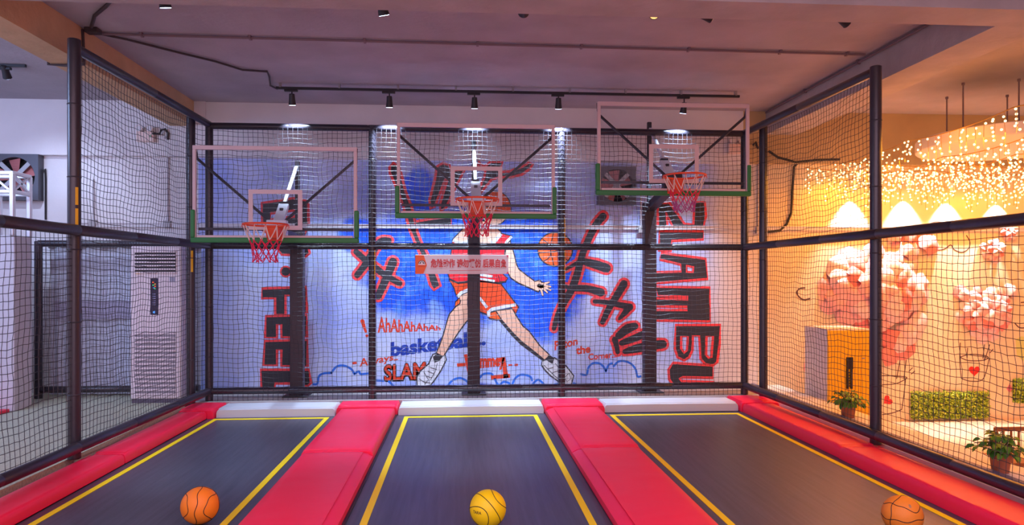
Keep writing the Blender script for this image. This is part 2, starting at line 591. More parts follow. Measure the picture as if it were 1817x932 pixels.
def pad(x0, x1, y0, y1, label, h=.10, lip=.0, m=None, group='red vinyl safety pads', seed=0, slopeL=.02, slopeR=.02):
    """soft cushion: crowned cross-section lofted along its length with slight creases"""
    rnd = random.Random(seed)
    n = max(4, int((y1 - y0) / .06))
    prof = [(0, 0), (0, .55), (slopeL * .4, .86), (slopeL, 1.0)]
    wv = x1 - x0
    mid = [(wv * k / 8, 1.0 + .05 * math.sin(PI * k / 8)) for k in range(1, 8)]
    prof = prof + mid + [(wv - slopeR, 1.0), (wv - slopeR * .4, .86), (wv, .55), (wv, 0)]
    mb = MB()
    vs = []
    for i in range(n + 1):
        y = y0 + (y1 - y0) * i / n
        e = min(1, min(i, n - i) / 1.5)
        hh = (h + lip * (1 if i in (0, 1) else 0)) * (.86 + .14 * e)
        for k, (px, pz) in enumerate(prof):
            cr = rnd.uniform(-1, 1) * .0022 if 3 < k < len(prof) - 4 else 0
            vs.append((x0 + px, y + (0 if 0 < i < n else 0), .002 + pz * hh + cr))
    q = len(prof)
    fs = [(i * q + k, (i + 1) * q + k, (i + 1) * q + k + 1, i * q + k + 1) for i in range(n) for k in range(q - 1)]
    fs.append(tuple(range(q)))
    fs.append(tuple(n * q + k for k in range(q - 1, -1, -1)))
    mb.add(vs, fs)
    root = thing('safety_pad' if m is None else 'end_pad', label, 'pad', ((x0 + x1) / 2, (y0 + y1) / 2, 0.0), group)
    mesh_obj('cushion', mb, m or M_RED, root, smooth=50)
    zt = h * 1.0
    sm = MB()
    sm.tube([(x0 + slopeL, y0 + .03, zt + .001), (x0 + wv / 2, y0 + .03, zt * 1.05 + .001), (x1 - slopeR, y0 + .03, zt + .001)], .0025, 5)
    sm.tube([(x0 + slopeL, y0 + .03, zt), (x0 + slopeL, y1 - .03, zt)], .0022, 5)
    sm.tube([(x1 - slopeR, y0 + .03, zt), (x1 - slopeR, y1 - .03, zt)], .0022, 5)
    mesh_obj('piping', sm, m or M_RED, root)


pad(-3.26, -2.97, 6.45, 8.42, 'red pad at the far end of the left cage side, beneath the air conditioner', seed=1)
pad(-3.26, -2.97, 2.6, 6.43, 'red pad nearest the camera along the left cage side', seed=2, lip=.004)
pad(-3.30, -2.90, 8.44, 8.96, 'short red end flap pad in the back left cage corner', h=.112, seed=3)
pad(-1.44, -.80, 6.40, 8.50, 'far red pad between the left and middle trampolines', seed=4)
pad(-1.42, -.80, 2.6, 6.385, 'near red pad between the left and middle trampolines', seed=5, lip=.004, slopeR=.12)
pad(-1.50, -.78, 8.515, 8.96, 'short red end flap pad below the left end of the middle net', h=.112, seed=6)
pad(1.00, 1.64, 6.40, 8.42, 'far red pad between the middle and right trampolines', seed=7, slopeL=.12)
pad(1.00, 1.62, 2.6, 6.385, 'near red pad between the middle and right trampolines', seed=8, slopeL=.14)
pad(1.00, 1.72, 8.435, 8.96, 'short red end flap pad to the right of the middle trampoline', h=.112, seed=9)
pad(3.43, 3.79, 6.20, 8.42, 'far orange lit red pad along the right cage side', h=.115, seed=10)
pad(3.42, 3.79, 2.6, 6.185, 'near orange lit red pad along the right cage side behind the ball', h=.118, seed=11)
pad(3.42, 3.90, 8.435, 8.96, 'short red end flap pad in the back right cage corner', h=.125, seed=12)
for (a, b, lab) in ((-2.885, -1.515, 'grey white pad across the far end of the left trampoline'),
                    (-.765, .985, 'grey white pad across the far end of the middle trampoline'),
                    (1.735, 3.405, 'grey white pad across the far end of the right trampoline')):
    pad(a, b, 8.50, 8.95, lab, h=.105, m=M_WPAD, group='grey white end pads', seed=int(a * 10))


def basketball(u, v, m, label, tilt, mark=None, squiggle=False):
    R = .1215
    # the centre lies R above the bed on the sight line through its middle
    c = on_z(u, v, R + .0005)
    root = thing('basketball', label, 'ball', (c.x, c.y, .0005), 'basketballs on the trampolines')
    mesh_obj('ball', MB().ball(c, R, 48, 28), m, root, smooth=80)
    M = Matrix.Rotation(tilt[2], 3, 'Z') @ Matrix.Rotation(tilt[1], 3, 'Y') @ Matrix.Rotation(tilt[0], 3, 'X')
    mb = MB()
    K = 72

    def loop(fn):
        pts = []
        for i in range(K):
            p = Vector(fn(2 * PI * i / K)).normalized()
            pts.append(c + M @ (p * (R - .0004)))
        mb.tube(pts, .0026, 6, closed=True)
    wob = (lambda t: .05 * math.sin(6 * t)) if squiggle else (lambda t: 0)
    loop(lambda t: (math.cos(t), math.sin(t), wob(t)))
    loop(lambda t: (wob(t), math.cos(t), math.sin(t)))
    for sgn in (1, -1):
        loop(lambda t: (sgn * (.62 + .26 * math.cos(2 * t) + wob(t)), .78 * math.cos(t), .78 * math.sin(t)))
    mesh_obj('seam', mb, M_SEAM, root)
    if mark:
        s, size, direction, mm = mark
        vs, fs = text_geo(s, size, .0006)
        xs = [p[0] for p in vs]
        ys = [p[1] for p in vs]
        cx, cy = (min(xs) + max(xs)) / 2, (min(ys) + max(ys)) / 2
        d = Vector(direction).normalized()
        rt = d.cross(Vector((0, 0, 1))).normalized() * -1
        up = d.cross(rt) * -1
        if up.z < 0:
            up = -up
        mb = MB()
        mb.add([c + (d * R + rt * (x - cx) + up * (y - cy)).normalized() * (R + .0006) for x, y, _ in vs], fs)
        mesh_obj('printed_mark', mb, mm, root, smooth=0)
    return root


basketball(355, 897, M_BALLO, 'orange basketball with long dark seams on the left trampoline', (1.45, .08, .12), squiggle=True)
basketball(865.5, 902.5, M_BALLY, 'yellow basketball on the middle trampoline', (1.05, -.55, .5), ('TARA', .026, (-.6, -.78, .05), M_SEAM))
basketball(1601, 914, M_BALLB, 'tan orange basketball cut by the frame edge on the right trampoline', (1.25, 1.48, .1), ('8', .03, (-.05, -.72, .7), mat('grey_mark', (.30, .24, .14), .6)), squiggle=True)

# ================================================================== BASKETBALL HOOPS
def hoop(xb, zb, xp, ztop, label, low_mats, seed):
    """board bottom centre at (xb, 8.05, zb); pole at (xp, 9.33)"""
    rnd = random.Random(seed)
    BY = 8.05
    W, Hh, fw = 1.80, 1.06, .046
    PY = 9.33
    root = thing('basketball_hoop', label, 'basketball hoop', (xp, PY, .115), 'basketball hoops')
    z1 = zb + Hh
    xl, xr = xb - W / 2, xb + W / 2
    mesh_obj('glass_pane', MB().box(xl + .02, xr - .02, BY - .006, BY + .006, zb + .03, z1 - .02), M_GLASS, root, smooth=0)
    mb = MB()
    mb.box(xl, xr, BY - .018, BY + .018, z1 - fw, z1)
    mb.box(xl, xl + fw * .8, BY - .018, BY + .018, zb, z1 - fw)
    mb.box(xr - fw * .8, xr, BY - .018, BY + .018, zb, z1 - fw)
    mb.box(xl + fw, xr - fw, BY - .018, BY + .018, zb + .03, zb + .062)
    mesh_obj('board_frame', mb, M_FRAME, root, bevel=.004)
    s0, s1, t0, t1, tw = xb - .295, xb + .295, zb + .125, zb + .575, .048
    mb = MB()
    mb.box(s0, s1, BY - .0085, BY - .0055, t1 - tw, t1)
    mb.box(s0, s1, BY - .0085, BY - .0055, t0, t0 + tw)
    mb.box(s0, s0 + tw, BY - .0085, BY - .0055, t0 + tw, t1 - tw)
    mb.box(s1 - tw, s1, BY - .0085, BY - .0055, t0 + tw, t1 - tw)
    mesh_obj('target_square', mb, M_FRAME, root, smooth=0)
    # green rubber edge: along the bottom and up the lower third of both sides
    g, gd = .058, .030
    mb = MB()
    mb.box(xl - .02, xr + .02, BY - gd, BY + gd, zb - .02, zb + g - .02)
    for x0, x1 in ((xl - .02, xl + .030), (xr - .030, xr + .02)):
        mb.box(x0, x1, BY - gd, BY + gd, zb + g - .022, zb + .345)
    mesh_obj('edge_padding', mb, M_GREEN, root, bevel=.012)
    # rim
    rc = Vector((xb, BY - .40, zb + .155))
    rr = .229
    rim = mesh_obj('rim', MB().tube([rc + Vector((rr * math.cos(2 * PI * i / 48), rr * math.sin(2 * PI * i / 48), 0)) for i in range(48)], .0105, 10, closed=True), M_ORANGE, root)
    mb = MB()
    zz = rc.z
    mb.box(xb - .085, xb + .085, BY - .034, BY - .020, zz - .155, zz + .012)
    vs = [(xb - .095, BY - .03, zz + .004), (xb + .095, BY - .03, zz + .004), (xb + .075, BY - .17, zz + .004), (xb - .075, BY - .17, zz + .004),
          (xb - .085, BY - .03, zz - .14), (xb + .085, BY - .03, zz - .14), (xb + .060, BY - .15, zz - .125), (xb - .060, BY - .15, zz - .125)]
    mb.add(vs, [(0, 1, 2, 3), (7, 6, 5, 4), (0, 4, 5, 1), (1, 5, 6, 2), (2, 6, 7, 3), (3, 7, 4, 0)])
    mesh_obj('rim_bracket', mb, M_ORANGE, root, bevel=.005)
    for i in range(12):
        a = 2 * PI * (i + .5) / 12
        p = rc + Vector((rr * math.cos(a), rr * math.sin(a), -.012))
        mesh_obj('net_hook', MB().tube([p + Vector((0, 0, .004)), p + Vector((math.cos(a) * .012, math.sin(a) * .012, -.012)), p + Vector((0, 0, -.02))], .004, 5), M_ORANGE, rim)
    # net: twelve loops, white above and coloured below
    lv = [(-.015, .226), (-.165, .168), (-.225, .146), (-.285, .128), (-.345, .118), (-.40, .122)]
    mb = MB()
    nodes = []
    for k, (dz, r_) in enumerate(lv):
        row = []
        for i in range(12):
            a = 2 * PI * (i + .5 * (k % 2) + .5) / 12
            row.append(rc + Vector((r_ * math.cos(a) + rnd.uniform(-1, 1) * .008 * k * .5, r_ * math.sin(a) + rnd.uniform(-1, 1) * .008 * k * .5, dz + rnd.uniform(-1, 1) * .007 * (k > 0))))
        nodes.append(row)
    for k in range(len(lv) - 1):
        for i in range(12):
            for di in ((0, -1) if k % 2 == 0 else (0, 1)):
                a, b = nodes[k][i], nodes[k + 1][(i + di) % 12]
                mi = 0 if k == 0 else 1
                if low_mats[1] is not None and k >= 3:
                    mi = 2
                mid = (a + b) / 2 + Vector((0, 0, -.006))
                mb.tube([a, mid, b], .0042 if k == 0 else .0048, 5, mi=mi)
    mats = [M_NETW, low_mats[0], low_mats[1] or low_mats[0]]
    mesh_obj('net', mb, mats, root, smooth=60)
    # steelwork behind the glass
    cb = Vector((xb, BY + .07, zb + .20))
    for sgn in (-1, 1):
        e = Vector((xb + sgn * (W / 2 - .03), BY + .05, zb + .92))
        mb = MB()
        mb.tube([(e.x + sgn * .02, e.y - .03, e.z + .13), (e.x + sgn * .012, e.y, e.z + .05), e, cb + Vector((sgn * .05, 0, .0))], .016, 8)
        mesh_obj('diagonal_brace', mb, M_DARK, root)
    mesh_obj('cross_rail', MB().bar((xl + .05, BY + .045, zb + .135), (xr - .05, BY + .045, zb + .135), .03, .03), M_DARK, root, bevel=.004)
    mesh_obj('board_mount', MB().box(xb - .11, xb + .11, BY + .02, BY + .12, zb + .005, zb + .24), M_WSTEEL if seed != 3 else M_DARK, root, bevel=.008)
    zl = min(zb + .10, ztop - .08)
    mesh_obj('support_arm', MB().bar((xb, BY + .1, zb + .10), (xp, PY, zl), .12, .10), M_DARK, root, bevel=.008)
    m_top = Vector((xp, PY - .05, zb + 1.02))
    a0 = Vector((xb, BY + .12, zb + .22))
    d = m_top - a0
    mb = MB()
    mb.bar(a0, a0 + d * .28, .115, .05)
    mb.bar(a0 + d * .26, m_top, .042, .035)
    arm = mesh_obj('adjusting_arm', mb, M_WSTEEL, root, bevel=.005, label='white steel adjusting arm')
    mb = MB()
    bc = a0 + d * .20
    mb.box(bc.x - .02, bc.x + .02, bc.y - .06, bc.y - .03, bc.z - .02, bc.z + .02)
    bc = a0 + d * .30
    mb.box(bc.x - .045, bc.x + .045, bc.y - .03, bc.y + .03, bc.z - .03, bc.z + .03)
    mesh_obj('clamp', mb, M_DARK, arm, bevel=.004)
    mesh_obj('pole', MB().box(xp - .082, xp + .082, PY - .075, PY + .075, .12, ztop), M_POLE, root, bevel=.012)
    mesh_obj('mast', MB().box(xp - .028, xp + .028, PY - .02, PY + .03, ztop - .02, zb + 1.12), M_DARK, root, bevel=.006)
    mesh_obj('foot_plate', MB().box(xp - .16, xp + .16, PY - .15, PY + .15, .116, .13), M_DARK, root, bevel=.004)


hoop(-2.085, 2.06, -2.14, 2.30, 'lowest basketball hoop, over the left trampoline', (M_NETR, None), 1)
hoop(.160, 2.345, .15, 2.40, 'middle height basketball hoop, above the warning sign', (M_NETR, None), 2)
hoop(2.455, 2.625, 2.51, 2.66, 'highest basketball hoop, in front of the wall fan on the right', (M_NETR, M_NETP), 3)

# ================================================================== WARNING SIGN ON THE BACK NET
SY = CY - .085
p0, p1 = on_y(737, 486.5, SY), on_y(902, 452.5, SY)
sg = thing('warning_sign', 'pale acrylic warning sign with red Chinese lettering hung on the back net', 'sign', ((p0.x + p1.x) / 2, SY, p0.z))
M_SIGN = mat('frosted_sign_panel', (0.70, 0.56, 0.56), 0.25)
mesh_obj('panel', MB().box(p0.x, p1.x, SY - .006, SY + .006, p0.z, p1.z), M_SIGN, sg, bevel=.003)
sx = lambda u, v: on_y(u, v, SY - .0075)
mb = MB()
mb.poly([sx(737, 453), sx(752, 453), sx(757.5, 471), sx(751, 486), sx(737, 486)])
badge = mesh_obj('orange_badge', mb, mat('sign_orange', (0.85, 0.10, 0.01), .45), sg, smooth=0, label='orange end of the sign with a small white emblem')
mb = MB()
c = sx(748.5, 468.5)


def arc(c, r, a0, a1, n, wd, dy):
    vs, fs = [], []
    for i in range(n + 1):
        a = a0 + (a1 - a0) * i / n
        for rr in (r - wd, r):
            vs.append((c.x + rr * math.cos(a), c.y + dy, c.z + rr * math.sin(a)))
    for i in range(n):
        fs.append((2 * i, 2 * i + 1, 2 * i + 3, 2 * i + 2))
    return vs, fs


mb.add(*arc(c, .042, 0, PI, 14, .042, -.0006))
mb.add(*arc(c, .046, 0, PI, 14, .007, -.0012), mi=1)
mb.add(*arc(c, .030, 0, PI, 14, .006, -.0012), mi=1)
mb.box(c.x - .045, c.x + .045, c.y - .0015, c.y - .0008, c.z - .012, c.z - .004)
for k in (-1, 1):
    mb.add(*arc(Vector((c.x + k * .018, c.y, c.z + .012)), .008, 0, 2 * PI, 10, .007, -.0018), mi=1)
mesh_obj('emblem', mb, [mat('emblem_white', (.85, .82, .80), .5), M_SEAM], badge, smooth=0)
mb = MB()
vs, fs = text_geo('危险动作 请勿模仿 后果自负', .15, .006)
xs, ys = [q[0] for q in vs], [q[1] for q in vs]
ta, tb = sx(764, 475.5), sx(899, 459.5)
kx, ky = (tb.x - ta.x) / (max(xs) - min(xs)), (tb.z - ta.z) / (max(ys) - min(ys))
mb.add([(ta.x + (x - min(xs)) * kx, ta.y, ta.z + (y - min(ys)) * ky) for x, y, _ in vs], fs)
mesh_obj('lettering', mb, mat('sign_red', (0.62, 0.05, 0.05), .5), sg, smooth=0)
mb = MB()
mb.poly([sx(797, 480), sx(866, 479.4), sx(866, 480.2), sx(797, 481)])
mesh_obj('fine_print_line', mb, mat('sign_red', (0.6, 0.05, 0.05), .5), sg, smooth=0)
for tri in ([(898, 453), (902, 453), (902, 458)], [(902, 481), (902, 486), (898, 486)]):
    mb = MB()
    mb.poly([sx(*q) for q in tri])
    mesh_obj('corner_mark', mb, mat('corner_pink', (0.75, 0.03, 0.12), .5), sg, smooth=0)

# ================================================================== CEILING FITTINGS
M_LENS = mat('lamp_lens_cool', (0.9, 0.95, 1), 0.3, emit=(0.55, 0.70, 1.0), estr=9)
M_LENSW = mat('lamp_lens_warm', (1, 0.8, 0.4), 0.3, emit=(1.0, 0.62, 0.18), estr=1.2)
M_CAN = mat('spot_can', (0.02, 0.02, 0.025), 0.45)


def can(root, top, aim, r=.042, L=.15, lens=M_LENS, name='lamp_head'):
    """tapered spot head hanging from its yoke at `top`, pointing at `aim`"""
    top, aim = Vector(top), Vector(aim)
    d = (aim - top).normalized()
    a, b = top - d * .03, top + d * (L - .03)
    mb = MB()
    mb.tube([a, a + d * .006, a + d * L * .55, b, b + d * .0005], [r * .62, r * .78, r * .9, r * 1.08, r * 1.0], 20)
    hd = mesh_obj(name, mb, M_CAN, root)
    mesh_obj('lens', MB().tube([b + d * .0008, b + d * .003], [r * .94, r * .94], 20), lens, hd)
    return b, d


def track_lamp(u, v, y, ztrack, aim, label, group, energy=0, color=(1, 1, 1), angle=80, lens=M_LENS, L=.15, blend=.6):
    h = on_y(u, v, y)
    root = thing('track_spotlight', label, 'spotlight', (h.x, y, ztrack), group)
    mesh_obj('track_adapter', MB().box(h.x - .09, h.x + .07, y - .02, y + .02, ztrack - .045, ztrack - .018), M_CAN, root, bevel=.004)
    mesh_obj('stem', MB().cyl((h.x, y, ztrack - .04), (h.x, y, h.z + .05), .008, n=8), M_CAN, root)
    b, d = can(root, (h.x, y, h.z + .05), aim, L=L, lens=lens)
    if energy:
        l = spot('lamp_light', b + d * .02, aim, energy, color, angle, blend, .03)
        l.parent = root
        l.location = Vector(l.location) - ROOT[root.name]
    return root


TY = 8.78
ta, tb = on_y(490, 157, TY), on_y(1312, 180, TY)
TZ = 3.97
mb = MB().box(ta.x, tb.x, TY - .018, TY + .018, TZ - .018, TZ + .012)
tr = solo('light_track', mb, M_CAN, 'long black lighting track on the ceiling above the three hoops', 'light track', bevel=.003)
for k in range(9):
    x = ta.x + .05 + (tb.x - ta.x - .1) * k / 8
    mesh_obj('ceiling_clip', MB().box(x - .012, x + .012, TY - .022, TY + .022, TZ + .005, CEIL_Z), M_GREYP, tr)
COOL = (0.60, 0.76, 1.0)
beams = [(518, 178, (-2.15, 9.85, .4), 'first black spotlight from the left on the back ceiling track'),
         (691, 182, (-1.0, 9.85, .4), 'second black spotlight from the left on the back ceiling track'),
         (842, 184, (.15, 9.85, .4), 'middle black spotlight on the back ceiling track'),
         (991, 185, (1.3, 9.85, .4), 'black spotlight on the back ceiling track left of the highest backboard'),
         (1214, 193, (2.6, 9.85, .4), 'black spotlight on the back ceiling track seen through the highest backboard')]
EN = (280, 460, 560, 560, 420)
for (u, v, aim, lab), e in zip(beams, EN):
    track_lamp(u, v, TY, TZ, aim, lab, 'spotlights on the back ceiling track', energy=e, color=COOL, angle=82, L=.135, blend=1.0)

FY = 5.62
fr = [(290, 3, (-2.1, 6.9, 0), M_LENS, 'spotlight at the top edge of the picture left of the pipe junction'),
      (677, 17, (.1, 7.2, 0), M_LENS, 'glowing spotlight hanging behind the near beam above the middle of the ceiling'),
      (930, 24, (.6, 9.0, 3.4), M_LENSW, 'unlit spotlight behind the near beam, third from the left'),
      (1158, 33, (1.3, 3.5, 2.7), M_LENSW, 'black spotlight turned towards the camera behind the near beam'),
      (1245, 36, (4.3, 5.9, 3.2), M_LENSW, 'black spotlight tilted right beside the one turned to the camera'),
      (1490, 42, (5.0, 6.2, 3.0), M_LENSW, 'rightmost black spotlight behind the near beam')]
mb = MB().box(-4.2, 3.9, FY - .018, FY + .018, CEIL_Z - .03, CEIL_Z - .002)
solo('light_track', mb, M_CAN, 'black lighting track behind the near ceiling beam', 'light track', bevel=.003)
for i, (u, v, aim, lens, lab) in enumerate(fr):
    track_lamp(u, v, FY, CEIL_Z - .012, aim, lab, 'spotlights behind the near beam', lens=lens, L=.12,
               energy=(330, 380, 0, 0, 0, 0)[i], color=COOL, angle=52, blend=.9)
# lamp of the aisle on the left
ay = 8.22
a = on_y(20, 117, ay)
mb = MB().box(a.x - 1.4, on_y(46, 117, ay).x, ay - .018, ay + .018, a.z - .012, CEIL_Z - .001)
solo('light_track', mb, M_CAN, 'short black lighting track on the aisle ceiling at the far left', 'light track', bevel=.003)
track_lamp(8, 128, ay, a.z, (-5.4, 9.9, 1.9), 'black spotlight on the aisle ceiling at the far left', 'spotlights on the aisle ceiling', energy=90, color=(.6, .7, 1.0), angle=85, blend=.9)

# pipes and cables on the ceiling
M_PIPE = mat('painted_pipe', (0.20, 0.14, 0.16), 0.6)
M_CABLE = mat('dark_cable', (0.05, 0.035, 0.04), 0.6)


def oc(u, v, dz=.02):
    return on_z(u, v, CEIL_Z - dz)


pa, pb = oc(175, 60), oc(1535, 97)
sp = solo('ceiling_pipe', MB().tube([pa, pb], .013, 8), M_PIPE, 'thin conduit pipe running across the ceiling between the two beams', 'pipe')
mb = MB()
for u in (245, 425, 620, 817, 1003, 1200, 1372, 1500):
    t = (u - 175) / 1360
    p = pa.lerp(pb, t)
    mesh_obj('pipe_clip', MB().box(p.x - .012, p.x + .012, p.y - .03, p.y + .03, p.z - .016, CEIL_Z), M_PIPE, sp)
solo('ceiling_cable', MB().tube([oc(178, 60), oc(225, 70), oc(320, 94), oc(382, 109), oc(430, 124), oc(474, 127), oc(478, 136), oc(480, 152), oc(492, 158)], .012, 6), M_CABLE,
     'dark cable drooping along the ceiling from the junction box to the light track', 'cable')
solo('ceiling_cable', MB().tube([oc(425, -20), oc(200, -2), oc(187, 12), oc(168, 28), oc(162, 48)], .016, 6), M_CABLE,
     'thick dark cable running to the ceiling junction box from the near beam', 'cable')
jb = oc(165, 54)
solo('junction_box', MB().box(jb.x - .06, jb.x + .06, jb.y - .05, jb.y + .05, CEIL_Z - .05, CEIL_Z - .001), M_CABLE, 'small dark junction box where the ceiling cables meet', 'junction box', bevel=.006)
bx_ = -3.60
solo('ceiling_cable', MB().tube([(bx_, jb.y - .02, CEIL_Z - .02), (bx_, jb.y, 3.8), (bx_, jb.y, 3.685), (-3.8, jb.y + .05, 3.685), (-3.95, jb.y + .05, 3.69), (-3.96, jb.y + .05, CEIL_Z - .02), (-4.5, jb.y + .05, CEIL_Z - .015)], .014, 6), M_CABLE,
     'dark cable dropping over the left ceiling beam beside the tall post', 'cable')
px_ = 4.31
p_ = solo('ceiling_pipe', MB().tube([(px_, 9.75, CEIL_Z - .03), (px_, 5.46, CEIL_Z - .03)], .014, 8), M_PIPE, 'conduit pipe along the top of the right ceiling beam', 'pipe')
mb = MB()
for y in (6.2, 7.4, 8.6):
    mesh_obj('pipe_clip', MB().box(px_ - .02, px_ + .019, y - .012, y + .012, CEIL_Z - .05, CEIL_Z), M_PIPE, p_)

# ================================================================== FITTINGS ON THE BACK WALL
WF = WALL_Y - .001
mb = MB().box(-7.59, 9.29, WALL_Y - .035, WALL_Y - .0005, 2.335, 2.385)
mb.box(-7.59, 9.29, WALL_Y - .05, WALL_Y - .03, 2.383, 2.392)
M_TRUNK = mat('white_trunking', (0.70, 0.69, 0.72), 0.5)
solo('cable_trunking', mb, M_TRUNK, 'long white cable trunking along the back wall above the middle rail', 'trunking')


def fan(u, v, hw, label):
    c = on_y(u, v, WALL_Y - .13)
    y0, y1 = WALL_Y - .13, WALL_Y - .002
    root = thing('wall_fan', label, 'fan', (c.x, y1, c.z - hw), 'square exhaust fans on the back wall')
    mb = MB()
    R, n = hw * .86, 40
    # front plate with a round opening, box sides
    outer = []
    for i in range(n):
        a = 2 * PI * i / n
        k = 1 / max(abs(math.cos(a)), abs(math.sin(a)))
        outer.append((hw * k * math.cos(a), hw * k * math.sin(a)))
    vs = []
    for i in range(n):
        a = 2 * PI * i / n
        ca, sa = math.cos(a), math.sin(a)
        vs += [(c.x + outer[i][0], y1, c.z + outer[i][1]), (c.x + outer[i][0], y0, c.z + outer[i][1]),
               (c.x + R * ca, y0, c.z + R * sa), (c.x + R * ca, y0 + .12, c.z + R * sa)]
    fs = []
    for i in range(n):
        j = (i + 1) % n
        for q in range(3):
            fs.append((4 * i + q, 4 * j + q, 4 * j + q + 1, 4 * i + q + 1))
    mb.add(vs, fs)
    mesh_obj('housing', mb, mat('fan_steel', (0.11, 0.11, 0.13), 0.4, metal=.5), root, smooth=30)
    mb = MB()
    mb.add([(c.x + R * math.cos(2 * PI * i / n), y0 + .12, c.z + R * math.sin(2 * PI * i / n)) for i in range(n)], [tuple(range(n))])
    mesh_obj('back_cover', mb, mat('fan_dark', (0.015, 0.013, 0.015), .8), root, smooth=0)
    M_BL = mat('fan_blade_red', (0.50, 0.17, 0.17), .45)
    for k in range(5):
        a = 2 * PI * k / 5 + .45
        mb = MB()
        vs = []
        for i in range(7):
            r = R * (.16 + .78 * i / 6)
            hwid = R * (.13 + .20 * (i / 6))
            for s_, off in ((-1, -.035), (1, .035)):
                vs.append((c.x + r * math.cos(a) - s_ * hwid * math.sin(a), y0 + .065 + off * .6, c.z + r * math.sin(a) + s_ * hwid * math.cos(a)))
                vs.append((c.x + r * math.cos(a) - s_ * hwid * math.sin(a), y0 + .071 + off * .6, c.z + r * math.sin(a) + s_ * hwid * math.cos(a)))
        fs = []
        for i in range(6):
            b = 4 * i
            fs += [(b, b + 4, b + 6, b + 2), (b + 1, b + 3, b + 7, b + 5), (b, b + 1, b + 5, b + 4), (b + 2, b + 6, b + 7, b + 3)]
        fs += [(0, 2, 3, 1), (24, 25, 27, 26)]
        mb.add(vs, fs)
        mesh_obj('blade', mb, M_BL, root, smooth=0)
    mesh_obj('hub', MB().cyl((c.x, y0 + .03, c.z), (c.x, y0 + .11, c.z), R * .16, n=20), M_GREYP, root, bevel=.005)
    for k in range(4):
        a = PI / 4 + k * PI / 2
        mesh_obj('strut', MB().bar((c.x + R * .1 * math.cos(a), y0 + .02, c.z + R * .1 * math.sin(a)), (c.x + R * 1.02 * math.cos(a), y0 + .012, c.z + R * 1.02 * math.sin(a)), .012, .055, up=(-math.sin(a), 0, math.cos(a))),
                 mat('fan_strut', (0.42, 0.42, 0.44), .4, metal=.4), root)


fan(25, 314, .305, 'square grey wall fan behind the white truss on the left')
fan(1095, 329, .268, 'square grey wall fan behind the highest basketball hoop')


def emergency(u, v, label, lit):
    c = on_y(u, v, WALL_Y - .17)
    y = WALL_Y - .101
    root = thing('emergency_light', label, 'emergency light', (c.x, y, c.z - .07), 'twin head emergency lights')
    mesh_obj('housing', MB().box(c.x - .115, c.x + .115, y - .07, y, c.z - .085, c.z + .055), mat('warm_lit_plastic', (.86, .66, .58), .4), root, bevel=.012)  # white housing with the warm light on it mixed into the colour
    for s_ in (-1, 1):
        hd = mesh_obj('lamp_head', MB().tube([(c.x + s_ * .065, y - .03, c.z + .09), (c.x + s_ * .068, y - .10, c.z + .085)], [.026, .044], 18), mat('warm_lit_plastic', (.86, .66, .58), .4), root)
        mesh_obj('lens', MB().tube([(c.x + s_ * .068, y - .1005, c.z + .085), (c.x + s_ * .068, y - .104, c.z + .085)], [.039, .037], 18), mat('clear_lens', (.8, .8, .82), .15), hd)
        mesh_obj('bracket', MB().cyl((c.x + s_ * .065, y - .035, c.z + .05), (c.x + s_ * .065, y - .035, c.z + .085), .010, n=8), mat('warm_lit_plastic', (.86, .66, .58), .4), root)
    mb = MB()
    mb.box(c.x + .055, c.x + .063, y - .0718, y - .07, c.z - .03, c.z + .0)
    mb.box(c.x + .073, c.x + .081, y - .0718, y - .07, c.z - .03, c.z + .01)
    mesh_obj('indicator', mb, mat('indicator_green', (.02, .35, .10), .4), root, smooth=0)
    mesh_obj('test_button', MB().box(c.x + .092, c.x + .10, y - .0718, y - .07, c.z - .03, c.z), mat('indicator_red', (.6, .05, .05), .4), root, smooth=0)
    return c


ca = emergency(257, 240, 'white twin head emergency light high on the wall of the left aisle', 0)
cb_ = emergency(1307, 262, 'white twin head emergency light behind the highest backboard at the right', 1)


def conduit(us, vt, vb, ytop, label, socket=True, bend=None):
    a, b = on_y(us, vt, WALL_Y - .015), on_y(us, vb, WALL_Y - .015)
    root = solo('wall_conduit', MB().tube([(a.x, ytop, a.z), (a.x, WALL_Y - .016, a.z - .06), (b.x, WALL_Y - .016, b.z)], .011, 8), mat('pale_conduit', (.52, .50, .55), .5), label, 'conduit', 'conduits with sockets on the back wall')
    if socket:
        mesh_obj('socket_outlet', MB().box(b.x - .045, b.x + .045, WALL_Y - .06, WALL_Y - .002, b.z - .05, b.z + .045), mat('socket_plastic', (.42, .40, .42), .4), root, bevel=.008)
    if bend:
        mb = MB().tube(bend, .014, 8)
        mesh_obj('flexible_cable', mb, M_BLACK, root, label='black flexible cable')
    return root


def wl(u, v, y=WALL_Y - .04):
    return on_y(u, v, y)


conduit(298, 246, 398, WALL_Y - .118, 'grey conduit below the emergency light on the left aisle wall', bend=[wl(270, 237, 9.72), wl(283, 238, 9.74), wl(286, 231, 9.75), wl(293, 229, 9.76), wl(298, 236, 9.78), wl(298, 248, 9.78)])
conduit(166, 318, 396, WALL_Y - .016, 'grey conduit beside the fan on the left aisle wall', bend=[wl(64, 340, 9.8), wl(72, 322, 9.84), wl(74, 306, 9.86), wl(82, 301, 9.87), (wl(166, 318).x - .02, 9.87, wl(166, 303).z), wl(166, 322, 9.884)][:0] or None)
solo('fan_cable', MB().tube([wl(62, 345, 9.80), wl(66, 322, 9.83), wl(70, 306, 9.85), wl(80, 300, 9.87), wl(81, 318, 9.884), wl(81, 390, 9.884)], .013, 8), M_BLACK, 'black cable looping from the left wall fan down the aisle wall', 'cable')
conduit(1137, 318, 408, WALL_Y - .016, 'grey conduit and socket beside the right wall fan')
conduit(1345, 262, 408, WALL_Y - .118, 'grey conduit and socket in the back right cage corner', bend=[wl(1336, 258, 9.76), wl(1341, 252, 9.76), wl(1345, 264, 9.78)])
